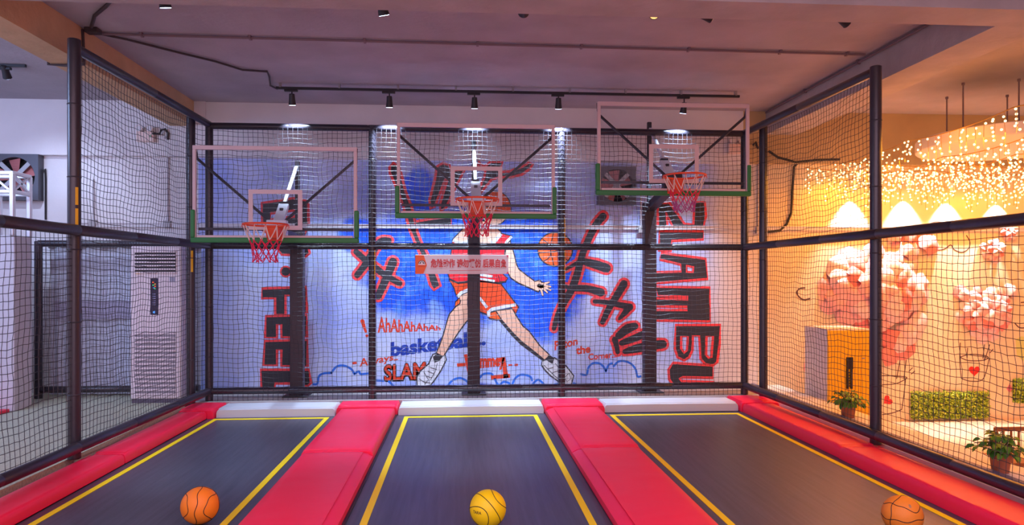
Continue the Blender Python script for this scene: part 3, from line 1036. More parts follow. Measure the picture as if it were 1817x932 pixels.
solo('loose_cable', MB().tube([wl(1364, 268, 9.78), wl(1380, 279, 9.78), wl(1412, 288, 9.8), wl(1450, 284, 9.8), wl(1490, 283, 9.8)], .017, 8), M_BLACK, 'black cable sagging along the top of the amber lit wall', 'cable')
solo('loose_cable', MB().tube([wl(1418, 287, 9.84), wl(1409, 296, 9.86), wl(1406, 340, 9.87), wl(1404, 378, 9.87), wl(1396, 398, 9.87), wl(1384, 409, 9.87), wl(1362, 412, 9.87)], .018, 8), M_BLACK, 'black cable hanging down the amber lit wall in a curve', 'cable')

# ================================================================== LEFT AISLE: AIR CONDITIONER, CURTAIN, TRUSS
AY0, AY1 = 8.99, 9.34
q0, q1 = on_y(231, 717, AY0), on_y(321, 437, AY0)
x0, x1, z0, z1 = q0.x, q1.x, LEFT_Z, q1.z
ac = thing('air_conditioner', 'tall white floor standing air conditioner on the left aisle behind the net', 'air conditioner', ((x0 + x1) / 2, (AY0 + AY1) / 2, LEFT_Z))
mesh_obj('cabinet', MB().box(x0, x1, AY0, AY1, z0 + .05, z1), M_WPLASTIC, ac, bevel=.02)
mesh_obj('base', MB().box(x0 + .01, x1 - .01, AY0 + .015, AY1, z0, z0 + .06), mat('ac_base', (.12, .11, .16), .5), ac)
W_ = x1 - x0
gz0, gz1 = on_y(240, 484, AY0).z, on_y(240, 447, AY0).z
mesh_obj('outlet_recess', MB().box(x0 + .055, x1 - .06, AY0 - .002, AY0 + .001, gz0, gz1), mat('ac_dark', (.02, .018, .03), .6), ac, smooth=0)
for k in range(7):
    z = gz0 + (gz1 - gz0) * (k + .0) / 6
    mesh_obj('louver', MB().bar((x0 + .05, AY0 - .010, z), (x1 - .055, AY0 - .010, z), .030, .020), M_WPLASTIC, ac, bevel=.004)
pa_, pb_ = on_y(267, 559, AY0), on_y(281, 494, AY0)
pn = mesh_obj('control_panel', MB().box(pa_.x, pb_.x, AY0 - .006, AY0 + .002, pa_.z, pb_.z), mat('panel_navy', (.012, .016, .06), .25), ac, bevel=.003, label='dark blue control panel with small coloured lights')
mb = MB()
mz = pb_.z
cx = (pa_.x + pb_.x) / 2
for k, (dx, dz, mi) in enumerate([(-.012, .05, 0), (.012, .07, 1), (-.01, .085, 2), (.014, .10, 0), (-.004, .118, 3), (.01, .13, 2)]):
    mb.box(cx + dx - .009, cx + dx + .009, AY0 - .0085, AY0 - .006, mz - dz - .006, mz - dz + .006, mi)
for k in range(6):
    mb.box(cx - .018, cx + .018, AY0 - .0085, AY0 - .006, mz - .20 - k * .027, mz - .19 - k * .027, 4)
mb.lathe([(.016, 0), (.016, .003)], (0, 0, 0), 16, 3, Matrix.Translation((cx, AY0 - .006, pa_.z + .035)) @ Matrix.Rotation(PI / 2, 4, 'X'))
mesh_obj('indicator', mb, [mat('led_red', (.6, .05, .02), .4, emit=(1, .12, .02), estr=1.2), mat('led_orange', (.7, .3, .02), .4, emit=(1, .4, .05), estr=1),
                           mat('led_green', (.05, .5, .2), .4, emit=(.1, .9, .3), estr=.8), mat('led_blue', (.05, .2, .6), .4, emit=(.1, .4, 1), estr=.6), mat('panel_text', (.3, .35, .6), .4)], pn, smooth=0)
gz1, gz0 = on_y(240, 592, AY0).z, on_y(240, 700, AY0).z
for k in range(15):
    z = gz0 + (gz1 - gz0) * k / 14
    mesh_obj('intake_slat', MB().bar((x0 + .06, AY0 - .006, z), (x1 - .065, AY0 - .006, z), .016, .022), M_WPLASTIC, ac)
mesh_obj('intake_recess', MB().box(x0 + .055, x1 - .06, AY0 - .0015, AY0 + .001, gz0 - .02, gz1 + .02), mat('ac_shadow_grey', (.33, .31, .36), .6), ac, smooth=0)
sa, sb = on_y(301, 500, AY0), on_y(311, 492, AY0)
mesh_obj('rating_sticker', MB().box(sa.x, sb.x, AY0 - .0015, AY0, sa.z, sb.z), mat('sticker_grey', (.40, .40, .52), .5), ac, smooth=0)
sa, sb = on_y(241, 486, AY0), on_y(248, 482.5, AY0)
mesh_obj('energy_label', MB().box(sa.x, sb.x, AY0 - .022, AY0, sa.z, sb.z), M_YELLOW, ac, smooth=0)

# pleated curtain hanging behind the low barrier
mb = MB()
vs, fs = [], []
NX, CYY = 150, 9.62
for j in range(9):
    z = LEFT_Z + .02 + (2.03 - LEFT_Z) * j / 8
    for i in range(NX + 1):
        x = -5.38 + 1.92 * i / NX
        vs.append((x, CYY + .018 * math.sin(i * .62) * (1.1 - j / 10) + .012 * math.sin(i * .21 + j * .3), z))
for j in range(8):
    for i in range(NX):
        a = j * (NX + 1) + i
        fs.append((a, a + 1, a + NX + 2, a + NX + 1))
mb.add(vs, fs)
cr = thing('curtain', 'pale blue grey pleated curtain hanging behind the low barrier on the left', 'curtain', (-4.27, CYY, LEFT_Z))
mesh_obj('cloth', mb, mat('curtain_cloth', (.60, .66, .78), .9), cr, smooth=80)
mesh_obj('curtain_rod', MB().cyl((-5.4, CYY, 2.05), (-3.44, CYY, 2.05), .014, n=10), M_GREYP, cr)
mb = MB()
za, zb_ = on_y(200, 566, CYY).z, on_y(200, 534, CYY).z  # flat strip coloured as the shadow of the rail on the cloth
vs, fs = [], []
for j in range(2):
    for i in range(NX + 1):
        x = -5.3 + 1.8 * i / NX
        vs.append((x, CYY - .034 + .004 * math.sin(i * .3), (za, zb_)[j]))
for i in range(NX):
    fs.append((i, i + 1, NX + 2 + i, NX + 1 + i))
mb.add(vs, fs)
mesh_obj('rail_shadow_band', mb, mat('curtain_shadow_tone', (.42, .42, .56), .9), cr, smooth=80, label='darker strip standing for the rail shadow across the curtain')

# fabric clad box with an aluminium truss on top
bx0, bx1, by0, by1 = -7.2, -5.17, 8.53, 8.87
solo('clad_column', MB().box(bx0, bx1, by0, by1, LEFT_Z, 2.14), mat('pale_cladding', (.62, .62, .68), .7), 'pale smooth block behind the net at the left picture edge, below the truss', 'column', bevel=.01)
tz0, tz1 = on_y(28, 340, by0).z, on_y(28, 307, by0).z
ts = thing('aluminium_truss', 'silver aluminium truss frame above the pale block at the left picture edge', 'truss', (-6.0, 8.7, 2.14))
for y in (by0, by1 - .02):
    for z in (tz0, tz1):
        mesh_obj('chord', MB().bar((bx0, y, z), (bx1, y, z), .045, .045), M_ALU, ts, bevel=.008)
for z in (tz0, tz1):
    mesh_obj('cross_bar', MB().bar((bx1 - .02, by0, z), (bx1 - .02, by1 - .02, z), .045, .045), M_ALU, ts, bevel=.008)
for y in (by0, by1 - .02):
    mesh_obj('upright', MB().bar((bx1 - .02, y, 2.14), (bx1 - .02, y, tz1), .05, .05, up=(0, 1, 0)), M_ALU, ts, bevel=.008)
    mesh_obj('upright', MB().bar((bx1 - .36, y, 2.14), (bx1 - .36, y, tz0), .045, .045, up=(0, 1, 0)), M_ALU, ts, bevel=.008)
for k in range(8):
    xa = bx1 - .03 - .25 * k
    mesh_obj('diagonal', MB().bar((xa, by0, tz0 if k % 2 == 0 else tz1), (xa - .25, by0, tz1 if k % 2 == 0 else tz0), .022, .022), M_ALU, ts)
mesh_obj('diagonal', MB().bar((bx1 - .02, by0, tz0), (bx1 - .02, by1 - .02, tz1), .022, .022), M_ALU, ts)
mesh_obj('diagonal', MB().bar((bx1 - .02, by0, tz1), (bx1 - .02, by1 - .02, tz0), .022, .022), M_ALU, ts)
solo('floor_mat', MB().box(-6.4, -5.2, 8.12, 8.50, LEFT_Z + .001, LEFT_Z + .04), M_RED, 'red mat on the aisle floor in front of the pale block at the far left', 'mat', bevel=.01)

# ================================================================== WALL PAINTING
MY = WALL_Y - .002       # paint lies on the wall; each coat a fraction of a millimetre nearer


def mp(u, v, lay=0):
    return on_y(u, v, MY - lay * .0016)


def pts(seq, lay):
    return [mp(u, v, lay) for u, v in seq]


def strip(mb, seq, wd, lay, closed=False, mi=0, caps=True):
    """painted line of width wd (metres, or one width per point) through pixel points on the wall"""
    P = [mp(u, v, lay) for u, v in seq]
    n = len(P)
    ws = wd if isinstance(wd, (list, tuple)) else [wd] * n
    vs, fs = [], []
    for i, p in enumerate(P):
        if closed:
            t = P[(i + 1) % n] - P[i - 1]
        else:
            t = P[min(i + 1, n - 1)] - P[max(i - 1, 0)]
        t.y = 0
        t.normalize()
        nn = Vector((-t.z, 0, t.x)) * ws[i] / 2
        vs += [p + nn, p - nn]
    for i in range(n if closed else n - 1):
        j = (i + 1) % n
        fs.append((2 * i, 2 * i + 1, 2 * j + 1, 2 * j))
    mb.add(vs, fs, mi)
    if caps and not closed:
        for i, s_ in ((0, -1), (n - 1, 1)):          # half round ends that do not overlap the line
            nn = (vs[2 * i] - vs[2 * i + 1]) / 2
            tt = Vector((nn.z, 0, -nn.x)) * s_
            fan_ = [P[i] + nn * math.cos(PI * q / 8) + tt * math.sin(PI * q / 8) for q in range(9)]
            if s_ < 0:
                fan_.reverse()
            mb.add(fan_, [tuple(range(9))], mi)
    return mb


def disc(mb, c, r, mi=0, rx=None, n=20):
    rx = rx or r
    mb.add([(c.x + rx * math.cos(2 * PI * i / n), c.y - .0001, c.z + r * math.sin(2 * PI * i / n)) for i in range(n)], [tuple(range(n))], mi)


def smooth_curve(seq, k=6):
    out = []
    n = len(seq)
    for i in range(n - 1):
        p0, p1, p2, p3 = seq[max(i - 1, 0)], seq[i], seq[i + 1], seq[min(i + 2, n - 1)]
        for j in range(k):
            t = j / k
            out.append(tuple(.5 * (2 * p1[q] + (p2[q] - p0[q]) * t + (2 * p0[q] - 5 * p1[q] + 4 * p2[q] - p3[q]) * t * t + (3 * p1[q] - p0[q] - 3 * p2[q] + p3[q]) * t ** 3) for q in (0, 1)))
    out.append(seq[-1])
    return out


def mural_sky():
    m = bpy.data.materials.new('blue_wall_wash')
    m.use_nodes = True
    nt = m.node_tree
    b = nt.nodes['Principled BSDF']
    b.inputs['Roughness'].default_value = .75
    g = nt.nodes.new('ShaderNodeNewGeometry')

    def node(t, **kw):
        n = nt.nodes.new(t)
        for k, v in kw.items():
            setattr(n, k, v)
        return n

    def noise(scale, detail=5, rough=.55):
        n = node('ShaderNodeTexNoise')
        n.inputs['Scale'].default_value = scale
        n.inputs['Detail'].default_value = detail
        n.inputs['Roughness'].default_value = rough
        nt.links.new(g.outputs['Position'], n.inputs['Vector'])
        return n.outputs['Fac']

    def math_(op, a, bb=None, clamp=False):
        n = node('ShaderNodeMath', operation=op, use_clamp=clamp)
        for i, x in enumerate((a, bb)):
            if x is None:
                continue
            if isinstance(x, (int, float)):
                n.inputs[i].default_value = x
            else:
                nt.links.new(x, n.inputs[i])
        return n.outputs[0]

    def blob(u, v, ru, rv):
        c = on_y(u, v, MY)
        k = 9.95 / F_PX
        sep = node('ShaderNodeSeparateXYZ')
        nt.links.new(g.outputs['Position'], sep.inputs[0])
        dx = math_('DIVIDE', math_('SUBTRACT', sep.outputs[0], c.x), ru * k)
        dz = math_('DIVIDE', math_('SUBTRACT', sep.outputs[2], c.z), rv * k)
        d = math_('SQRT', math_('ADD', math_('MULTIPLY', dx, dx), math_('MULTIPLY', dz, dz)))
        return math_('SUBTRACT', 1.0, d)                 # 1 in the middle, 0 on the rim
    f = blob(845, 466, 215, 118)
    for q in ((735, 470, 100, 110), (955, 515, 85, 105), (745, 345, 40, 50), (1015, 495, 40, 45), (800, 705, 240, 26), (640, 420, 45, 35)):
        f = math_('MAXIMUM', f, blob(*q))
    n1 = noise(2.6, 6, .6)
    f = math_('ADD', f, math_('MULTIPLY', math_('SUBTRACT', n1, .5), .85))
    ss = node('ShaderNodeMapRange', interpolation_type='SMOOTHSTEP')
    ss.inputs['From Min'].default_value = -.06
    ss.inputs['From Max'].default_value = .30
    nt.links.new(f, ss.inputs['Value'])
    # thin patches where the wash shows the wall through
    n2 = noise(5.5, 5, .6)
    r2 = node('ShaderNodeMapRange')
    r2.inputs['From Min'].default_value = .48
    r2.inputs['From Max'].default_value = .75
    r2.inputs['To Max'].default_value = .75
    nt.links.new(n2, r2.inputs['Value'])
    thin = node('ShaderNodeMix', data_type='RGBA')
    thin.inputs['A'].default_value = (0.004, 0.09, 0.88, 1)
    thin.inputs['B'].default_value = (0.12, 0.36, 0.95, 1)
    nt.links.new(r2.outputs[0], thin.inputs['Factor'])
    pale = node('ShaderNodeValToRGB')
    pale.color_ramp.elements[0].position = .32
    pale.color_ramp.elements[0].color = (0.34, 0.45, 0.93, 1)
    pale.color_ramp.elements[1].position = .68
    pale.color_ramp.elements[1].color = (0.64, 0.71, 0.94, 1)
    nt.links.new(noise(1.3, 6, .6), pale.inputs['Fac'])
    mix = node('ShaderNodeMix', data_type='RGBA')
    nt.links.new(ss.outputs[0], mix.inputs['Factor'])
    nt.links.new(pale.outputs[0], mix.inputs['A'])
    nt.links.new(thin.outputs['Result'], mix.inputs['B'])
    # the wash fades into the bare white wall at both ends
    sep = node('ShaderNodeSeparateXYZ')
    nt.links.new(g.outputs['Position'], sep.inputs[0])
    e = node('ShaderNodeMapRange', interpolation_type='SMOOTHSTEP')
    e.inputs['From Min'].default_value = on_y(1235, 493, MY).x
    e.inputs['From Max'].default_value = on_y(1290, 493, MY).x
    nt.links.new(sep.outputs[0], e.inputs['Value'])
    mix2 = node('ShaderNodeMix', data_type='RGBA')
    mix2.inputs['B'].default_value = (.74, .73, .74, 1)
    nt.links.new(e.outputs[0], mix2.inputs['Factor'])
    nt.links.new(mix.outputs['Result'], mix2.inputs['A'])
    nt.links.new(mix2.outputs['Result'], b.inputs['Base Color'])
    return m


P_BLACK = mat('mural_black', (0.030, 0.028, 0.036), .6)
P_RED = mat('mural_red', (0.90, 0.06, 0.07), .6)
P_RED2 = mat('mural_scarlet', (0.78, 0.05, 0.012), .6)
P_JERSEY = mat('mural_jersey', (0.78, 0.008, 0.02), .6, noise=.15, nscale=3)
P_SHORTS = mat('mural_shorts', (0.84, 0.07, 0.010), .6, noise=.15, nscale=3)
P_SKIN = mat('mural_skin', (0.86, 0.50, 0.34), .6)
P_WHITE = mat('mural_white', (0.72, 0.74, 0.80), .6)
P_BLUE = mat('mural_blue', (0.006, 0.05, 0.42), .6)
P_LBLUE = mat('mural_line_blue', (0.02, 0.16, 0.72), .6)
P_BALL = mat('mural_orange', (0.88, 0.12, 0.02), .6, noise=.1, nscale=4)

mc = on_y(842, 700, MY)
mural = thing('wall_mural', 'graffiti mural with a red kitted player and black brush lettering on the back wall', 'mural', (mc.x, MY, .12))
mb = MB()
a, b_ = mp(352, 286, 0), mp(1345, 709, 0)
mb.add([(a.x, a.y, .12), (b_.x, a.y, .12), (b_.x, a.y, 3.285), (a.x, a.y, 3.285)], [(0, 1, 2, 3)])
mesh_obj('blue_background', mb, mural_sky(), mural, smooth=0)

LW = .052


def lettered(name, outline, holes=(), label=None, lw=LW):
    mb = MB()
    strip(mb, outline, lw, 1, True, 1)
    for h in holes:
        strip(mb, h, lw, 1, True, 1)
    mb.poly(pts(outline, 2), [pts(h, 2) for h in holes], 0)
    # the red edge stays visible inside the letter as well
    strip(mb, outline, lw * .45, 3, True, 1)
    for h in holes:
        strip(mb, h, lw * .45, 3, True, 1)
    return mesh_obj(name, mb, [P_BLACK, P_RED], mural, smooth=0, label=label)


def brushed(name, strokes, edge=.064):
    mb = MB()
    for ns, (seq, wd) in enumerate(strokes):
        ws = [w_ / 126 for w_ in wd] if isinstance(wd, (list, tuple)) else [wd / 126] * len(seq)
        if len(seq) > 2:
            k = 5
            s2 = smooth_curve(seq, k)
            ws = [ws[min(i // k, len(ws) - 1)] * (1 - (i % k) / k) + ws[min(i // k + 1, len(ws) - 1)] * ((i % k) / k) for i in range(len(s2))]
        else:
            s2 = seq
        strip(mb, s2, [x + edge * 1.15 for x in ws], 1 + ns * .2, False, 1)
        strip(mb, s2, ws, 2 + ns * .2, False, 0)
    return mesh_obj(name, mb, [P_BLACK, P_RED], mural, smooth=0)


# black brush characters with red edges
lettered('brush_stroke', [(692, 297), (698, 290), (707, 295), (712, 312), (719, 340), (730, 368), (740, 412), (748, 432), (759, 452), (775, 490), (781, 507), (770, 514), (764, 506), (758, 486), (745, 448), (737, 430), (728, 409), (717, 368), (710, 348), (702, 328), (693, 308)])
lettered('brush_stroke', [(736, 394), (768, 389), (800, 386), (801, 401), (737, 402)])
lettered('brush_stroke', [(776, 296), (786, 290), (797, 294), (801, 303), (823, 303), (807, 333), (791, 368), (782, 374), (781, 363), (795, 318), (790, 317), (771, 366), (765, 371), (763, 355), (772, 320)])
lettered('brush_stroke', [(848, 288), (858, 296), (863, 294), (871, 288), (892, 288), (886, 300), (890, 306), (904, 305), (926, 297), (938, 290), (945, 291), (940, 299), (926, 309), (908, 314), (888, 314), (872, 318), (852, 342), (853, 330), (860, 315), (862, 303), (848, 293)])
brushed('brush_character', [([(632, 447), (650, 463), (668, 477), (686, 490), (709, 503)], (10, 11, 12, 11, 10)), ([(690, 427), (676, 428), (664, 443), (652, 464), (642, 478), (634, 488)], (10, 11, 12, 12, 11, 11)),
                            ([(697, 465), (688, 488), (671, 526)], (15, 14, 12))])
brushed('brush_character', [([(1070, 384), (1057, 400), (1042, 430), (1032, 456), (1025, 484), (1015, 512), (1001, 537), (990, 560), (983, 583)], (13, 13, 12, 12, 13, 14, 12, 11, 8)),
                            ([(1036, 464), (1058, 470), (1076, 476)], (12, 16, 16)), ([(1026, 466), (1013, 473), (1004, 478)], (8, 6, 5)),
                            ([(1019, 511), (1045, 513), (1066, 519)], (12, 12, 15)), ([(1014, 513), (1000, 507)], (8, 6))])
brushed('brush_character', [([(1107, 504), (1094, 526), (1082, 545), (1069, 572)], (14, 13, 12, 9)), ([(1055, 535), (1082, 538), (1118, 545)], (7, 9, 12)), ([(1117, 545), (1108, 556), (1099, 566)], (13, 10, 5))])
brushed('brush_character', [([(1127, 579), (1113, 584), (1098, 596)], (12, 17, 13)), ([(1091, 603), (1094, 614), (1096, 625)], (11, 9, 8)), ([(1103, 609), (1122, 602), (1141, 594)], (10, 13, 14)),
                            ([(1109, 624), (1128, 619), (1153, 614), (1176, 611)], (9, 15, 17, 15))])
# vertical block lettering, right column: S L A M B U turned on its side
lettered('block_letter', [(1168, 367), (1174, 361), (1188, 361), (1201, 379), (1214, 398), (1231, 398), (1233, 359), (1250, 359), (1252, 383), (1248, 403), (1195, 403), (1187, 388), (1182, 376), (1184, 402), (1168, 402)])
lettered('block_letter', [(1170, 411), (1248, 411), (1248, 424), (1192, 427), (1190, 445), (1170, 445)])
lettered('block_letter', [(1173, 449.5), (1252, 460), (1255.5, 494.5), (1164, 502), (1164, 484), (1209, 483), (1208, 469), (1171, 460)], [[(1218, 471), (1231, 474), (1230, 484), (1218, 483)]])
lettered('block_letter', [(1164, 509.5), (1259, 511), (1260, 570), (1164, 568), (1164, 551), (1220, 551), (1220, 544), (1165, 543), (1165, 530), (1221, 532.5), (1221, 526), (1167.5, 525)])
lettered('block_letter', [(1199, 577.6), (1278, 577.6), (1276, 612), (1272, 643), (1265, 648), (1252, 646), (1244, 637), (1241.6, 596), (1229, 596), (1228, 621.6), (1222, 634), (1214, 639), (1203, 634), (1198, 619)],
         [[(1208, 597), (1221, 597), (1220, 621.6), (1214, 627), (1208, 619)], [(1253, 597), (1266, 597), (1263, 634.5), (1257, 635.5), (1252, 630)]])
lettered('block_letter', [(1194, 645), (1265, 649.5), (1265, 670), (1211.5, 669), (1205, 672), (1209, 677), (1267, 679.5), (1267, 694.5), (1203, 694), (1188, 673), (1187, 656)])
# left column
lettered('block_letter', [(465, 361), (520, 353), (546, 357), (547, 400), (536, 422), (500, 424), (466, 408)], [[(480, 378), (528, 372), (528, 384), (480, 391)]])
lettered('block_letter', [(486, 435), (545, 432), (549, 449), (541, 456), (528, 452), (500, 451)])
lettered('dot', [(507 + 8.5 * math.cos(2 * PI * i / 20), 482 + 8.5 * math.sin(2 * PI * i / 20)) for i in range(20)], lw=.03)
lettered('block_letter', [(465, 513), (543, 510), (544, 555), (528, 555), (528, 524), (506, 524), (506, 558), (489, 558), (489, 529), (465, 529)])
lettered('block_letter', [(472, 562), (544, 560), (544, 598), (530, 598), (530, 578), (522, 578), (522, 598), (500, 598), (500, 576), (491, 576), (491, 599), (471, 599)])
lettered('block_letter', [(470, 606), (545, 604), (545, 650), (530, 650), (530, 622), (522, 622), (522, 649), (500, 649), (500, 621), (491, 621), (491, 648), (468, 648)])
lettered('block_letter', [(463, 657), (548, 657), (551, 680), (545, 685), (530, 684), (530, 680), (488, 680), (486, 703), (465, 703)])

# a plain painted player: no face, no number
mb = MB()
SK, JE, SH, WH, BK, RD = range(6)
OUT = .018


def shape(seq, mi, lay, line=OUT):
    mb.poly(pts(seq, lay), (), mi)
    if line:
        strip(mb, seq, line, lay + .5, True, BK)


shape([(815, 525), (831, 518), (852, 520), (852, 545), (838, 560), (826, 573), (813, 591), (800, 611), (787, 633), (774, 627), (780, 613), (787, 593), (792, 574), (797, 558), (808, 545), (816, 537)], SK, 1)
shape([(875, 552), (909, 548), (917, 562), (928, 579), (939, 588), (958, 613.7), (975, 630), (966.7, 639.5), (943, 620), (926, 607), (911, 592), (896, 575), (885, 562)], SK, 1)
strip(mb, [(882, 563), (896, 578), (911, 595), (926, 610), (943, 623), (965, 641)], [.02, .04, .05, .05, .045, .02], .8, False, BK)
shape([(775, 627), (768, 629), (760.5, 646), (746, 658.6), (739.5, 669.5), (740, 684), (746, 687), (762, 686), (771, 675), (782, 658.6), (792, 638.5), (789.6, 629), (785, 633)], WH, 2)
shape([(768, 634), (775, 628), (785, 634), (779, 641), (771, 644)], BK, 3, 0)
for q in ([(763, 652), (775, 656)], [(759, 659), (771, 664)], [(755, 667), (767, 671)], [(752, 660), (760, 674), (754, 682)], [(743, 672), (752, 678), (764, 680)], [(776, 645), (772, 660), (764, 674)]):
    strip(mb, q, .008, 3.5, False, BK, caps=False)
shape([(962, 640.6), (961, 648), (968, 658), (977, 667), (992, 678), (1005, 684.5), (1014, 682), (1018, 667), (1005, 650), (984, 635)], WH, 2)
shape([(966.7, 637.5), (975, 630), (984, 636), (980, 646)], BK, 3, 0)
for q in ([(965, 648), (985, 668), (1002, 680)], [(985, 645), (998, 660)], [(990, 641), (1000, 655)], [(1010, 662), (1002, 670), (1006, 678), (1013, 672), (1010, 662)], [(972, 655), (982, 652)], [(980, 662), (990, 658)]):
    strip(mb, q, .008, 3.5, False, BK, caps=False)
shape([(815, 529), (808, 536), (807, 545), (816, 539), (817, 534)], RD, 2)
shape([(866, 556), (868, 565), (882, 568), (889, 566), (880, 552)], RD, 2)
shape([(797, 497), (813, 503), (850, 499), (889, 504), (904, 524), (920, 545), (915, 557), (907, 545), (880, 548), (868, 552), (864, 558), (851, 553), (843, 520), (831, 515), (816, 522), (812, 528), (808, 520), (806, 512)], SH, 3)
strip(mb, [(812, 527), (818, 520), (832, 514), (848, 513)], .045, 4, False, WH, caps=False)
strip(mb, [(850, 528), (858, 538), (864, 546)], .04, 4, False, WH, caps=False)
strip(mb, [(915, 541), (897, 544), (872, 549), (867, 554), (867, 562)], .045, 4, False, WH, caps=False)
# arm and open hand
shape([(895, 452), (899, 433), (905, 428), (911, 446), (917, 470), (921, 478), (935, 489), (949, 499), (958, 497), (962, 502), (961, 512), (955, 518), (944, 513), (919, 502), (906, 493), (900, 482)], SK, 2)
for tip, wd in (((974, 501), .034), ((977, 509), .030), ((977, 515), .030), ((971, 519), .030), ((963, 524), .028)):
    strip(mb, [(956, 507), ((956 + tip[0]) / 2 + 1, (507 + tip[1]) / 2 - .5), tip], [.05, wd + .012, wd * .62 + .010], 2.2, False, BK)
    strip(mb, [(956, 507), ((956 + tip[0]) / 2 + 1, (507 + tip[1]) / 2 - .5), tip], [.05, wd, wd * .62], 2.8, False, SK)
strip(mb, [(948, 500), (956, 498), (966, 502)], .010, 3.2, False, BK, caps=False)
# neck, shoulder, head with a plain red cap
shape([(822, 405), (803, 425), (818, 433), (850, 441), (872, 434), (890, 413), (882, 405), (880, 392), (838, 392)], SK, 2)
shape([(803, 425), (818, 433), (835, 427), (858, 441), (874, 434), (889, 414), (909, 419), (904, 428), (897, 435), (895, 455), (893, 487), (901, 494), (897, 500), (884, 502), (850, 499), (831, 499), (813, 502), (798, 495), (795, 487), (800, 451)], JE, 3)
strip(mb, [(804, 426), (818, 433), (834, 427)], .05, 4, False, WH, caps=False)
strip(mb, [(868, 425), (875, 432), (889, 415)], .05, 4, False, WH, caps=False)
strip(mb, [(908, 420), (899, 429), (895, 440)], .035, 4, False, WH, caps=False)
strip(mb, [(846, 487), (874, 491)], .035, 4, False, WH, caps=False)
strip(mb, [(846, 494), (878, 499)], .030, 4, False, WH, caps=False)
for q in ([(884, 488), (888, 502)], [(830, 500), (813, 503), (800, 498)]):
    strip(mb, q, .010, 4.5, False, BK, caps=False)
hd = [(877 + 25 * math.cos(2 * PI * i / 28), 372 + 28 * math.sin(2 * PI * i / 28)) for i in range(28)]
shape(hd, SK, 4, .012)
cap = [(850, 376)] + [(878 + 29 * math.cos(PI + PI * i / 16), 371 + 32 * math.sin(PI + PI * i / 16)) for i in range(17)] + [(907, 378), (880, 380)]
shape(cap, RD, 5, .012)
mesh_obj('painted_player', mb, [P_SKIN, P_JERSEY, P_SHORTS, P_WHITE, P_BLACK, P_BALL], mural, smooth=0, label='plain painted player in red kit reaching for a ball')

mb = MB()
cb2 = (985, 442.5)
disc(mb, mp(*cb2, 1), 30 * .0079, 0, 31 * .0079, 40)
strip(mb, [(985 + 31 * math.cos(2 * PI * i / 40), 442.5 + 30 * math.sin(2 * PI * i / 40)) for i in range(40)], .018, 1.5, True, 1)
for q in ([(955, 449), (985, 446), (1016, 436)], [(982, 413), (977, 442), (983, 472)], [(962, 424), (975, 436), (976, 455), (964, 464)], [(1004, 419), (996, 434), (997, 452), (1008, 463)]):
    strip(mb, smooth_curve(q), .012, 2, False, 1, caps=False)
mesh_obj('painted_basketball', mb, [P_BALL, P_BLACK], mural, smooth=0)

# cloud outlines
for q in ([(556, 682), (563, 681), (566, 668), (574, 663), (587, 662)], [(588, 662), (597, 651), (610, 649), (623, 655), (629, 664)], [(630, 663), (637, 659), (640, 664), (654, 663), (660, 666)],
          [(666, 675), (680, 676)], [(690, 677), (700, 687)], [(793, 687), (802, 676), (815, 671), (826, 675), (832, 681)], [(850, 672), (858, 664), (870, 663), (874, 665)], [(878, 673), (885, 684), (893, 678), (903, 680), (907, 686), (914, 672), (925, 665), (940, 668), (944, 675)],
          [(946, 681), (955, 674), (965, 682)], [(968, 684), (980, 684), (990, 681)], [(1018, 680), (1024, 683)],
          [(1031, 664), (1041, 665), (1044, 653), (1052, 645), (1063, 645), (1070, 650), (1075, 658)], [(1075, 659), (1080, 648), (1086, 645)], [(1089, 650), (1097, 642), (1108, 641), (1120, 646), (1128, 656), (1131, 668), (1137, 668)]):
    mesh_obj('cloud_outline', strip(MB(), smooth_curve(q), .030, 1, False, 0), P_LBLUE, mural, smooth=0)


def small_text(name, s, a, b, h0, h1, m, m2=None, bold=.02, lay=1):
    """hand lettering along the pixel line a-b, letter height going from h0 to h1 pixels"""
    vs_all = MB()
    vs, fs = text_geo(s, 1.0, bold)
    xs = [p[0] for p in vs]
    x0_, x1_ = min(xs), max(xs)

    def place(lay_, mi, gx=0, gy=0):
        out = []
        for x, y, _ in vs:
            t = (x - x0_) / (x1_ - x0_)
            h = h0 + (h1 - h0) * t
            dx, dy = b[0] - a[0], b[1] - a[1]
            out.append(mp(a[0] + dx * t + gx, a[1] + dy * t - y * h / .72 + gy, lay_))
        vs_all.add(out, fs, mi)
    if m2:
        for gx, gy in ((-1.6, 0), (1.6, 0), (0, 1.6), (0, -1.6), (1.6, 2.4), (-1.6, 2.4)):
            place(lay, 1, gx, gy)
        place(lay + 1, 0)
        return mesh_obj(name, vs_all, [m, m2], mural, smooth=0)
    place(lay, 0)
    return mesh_obj(name, vs_all, m, mural, smooth=0)


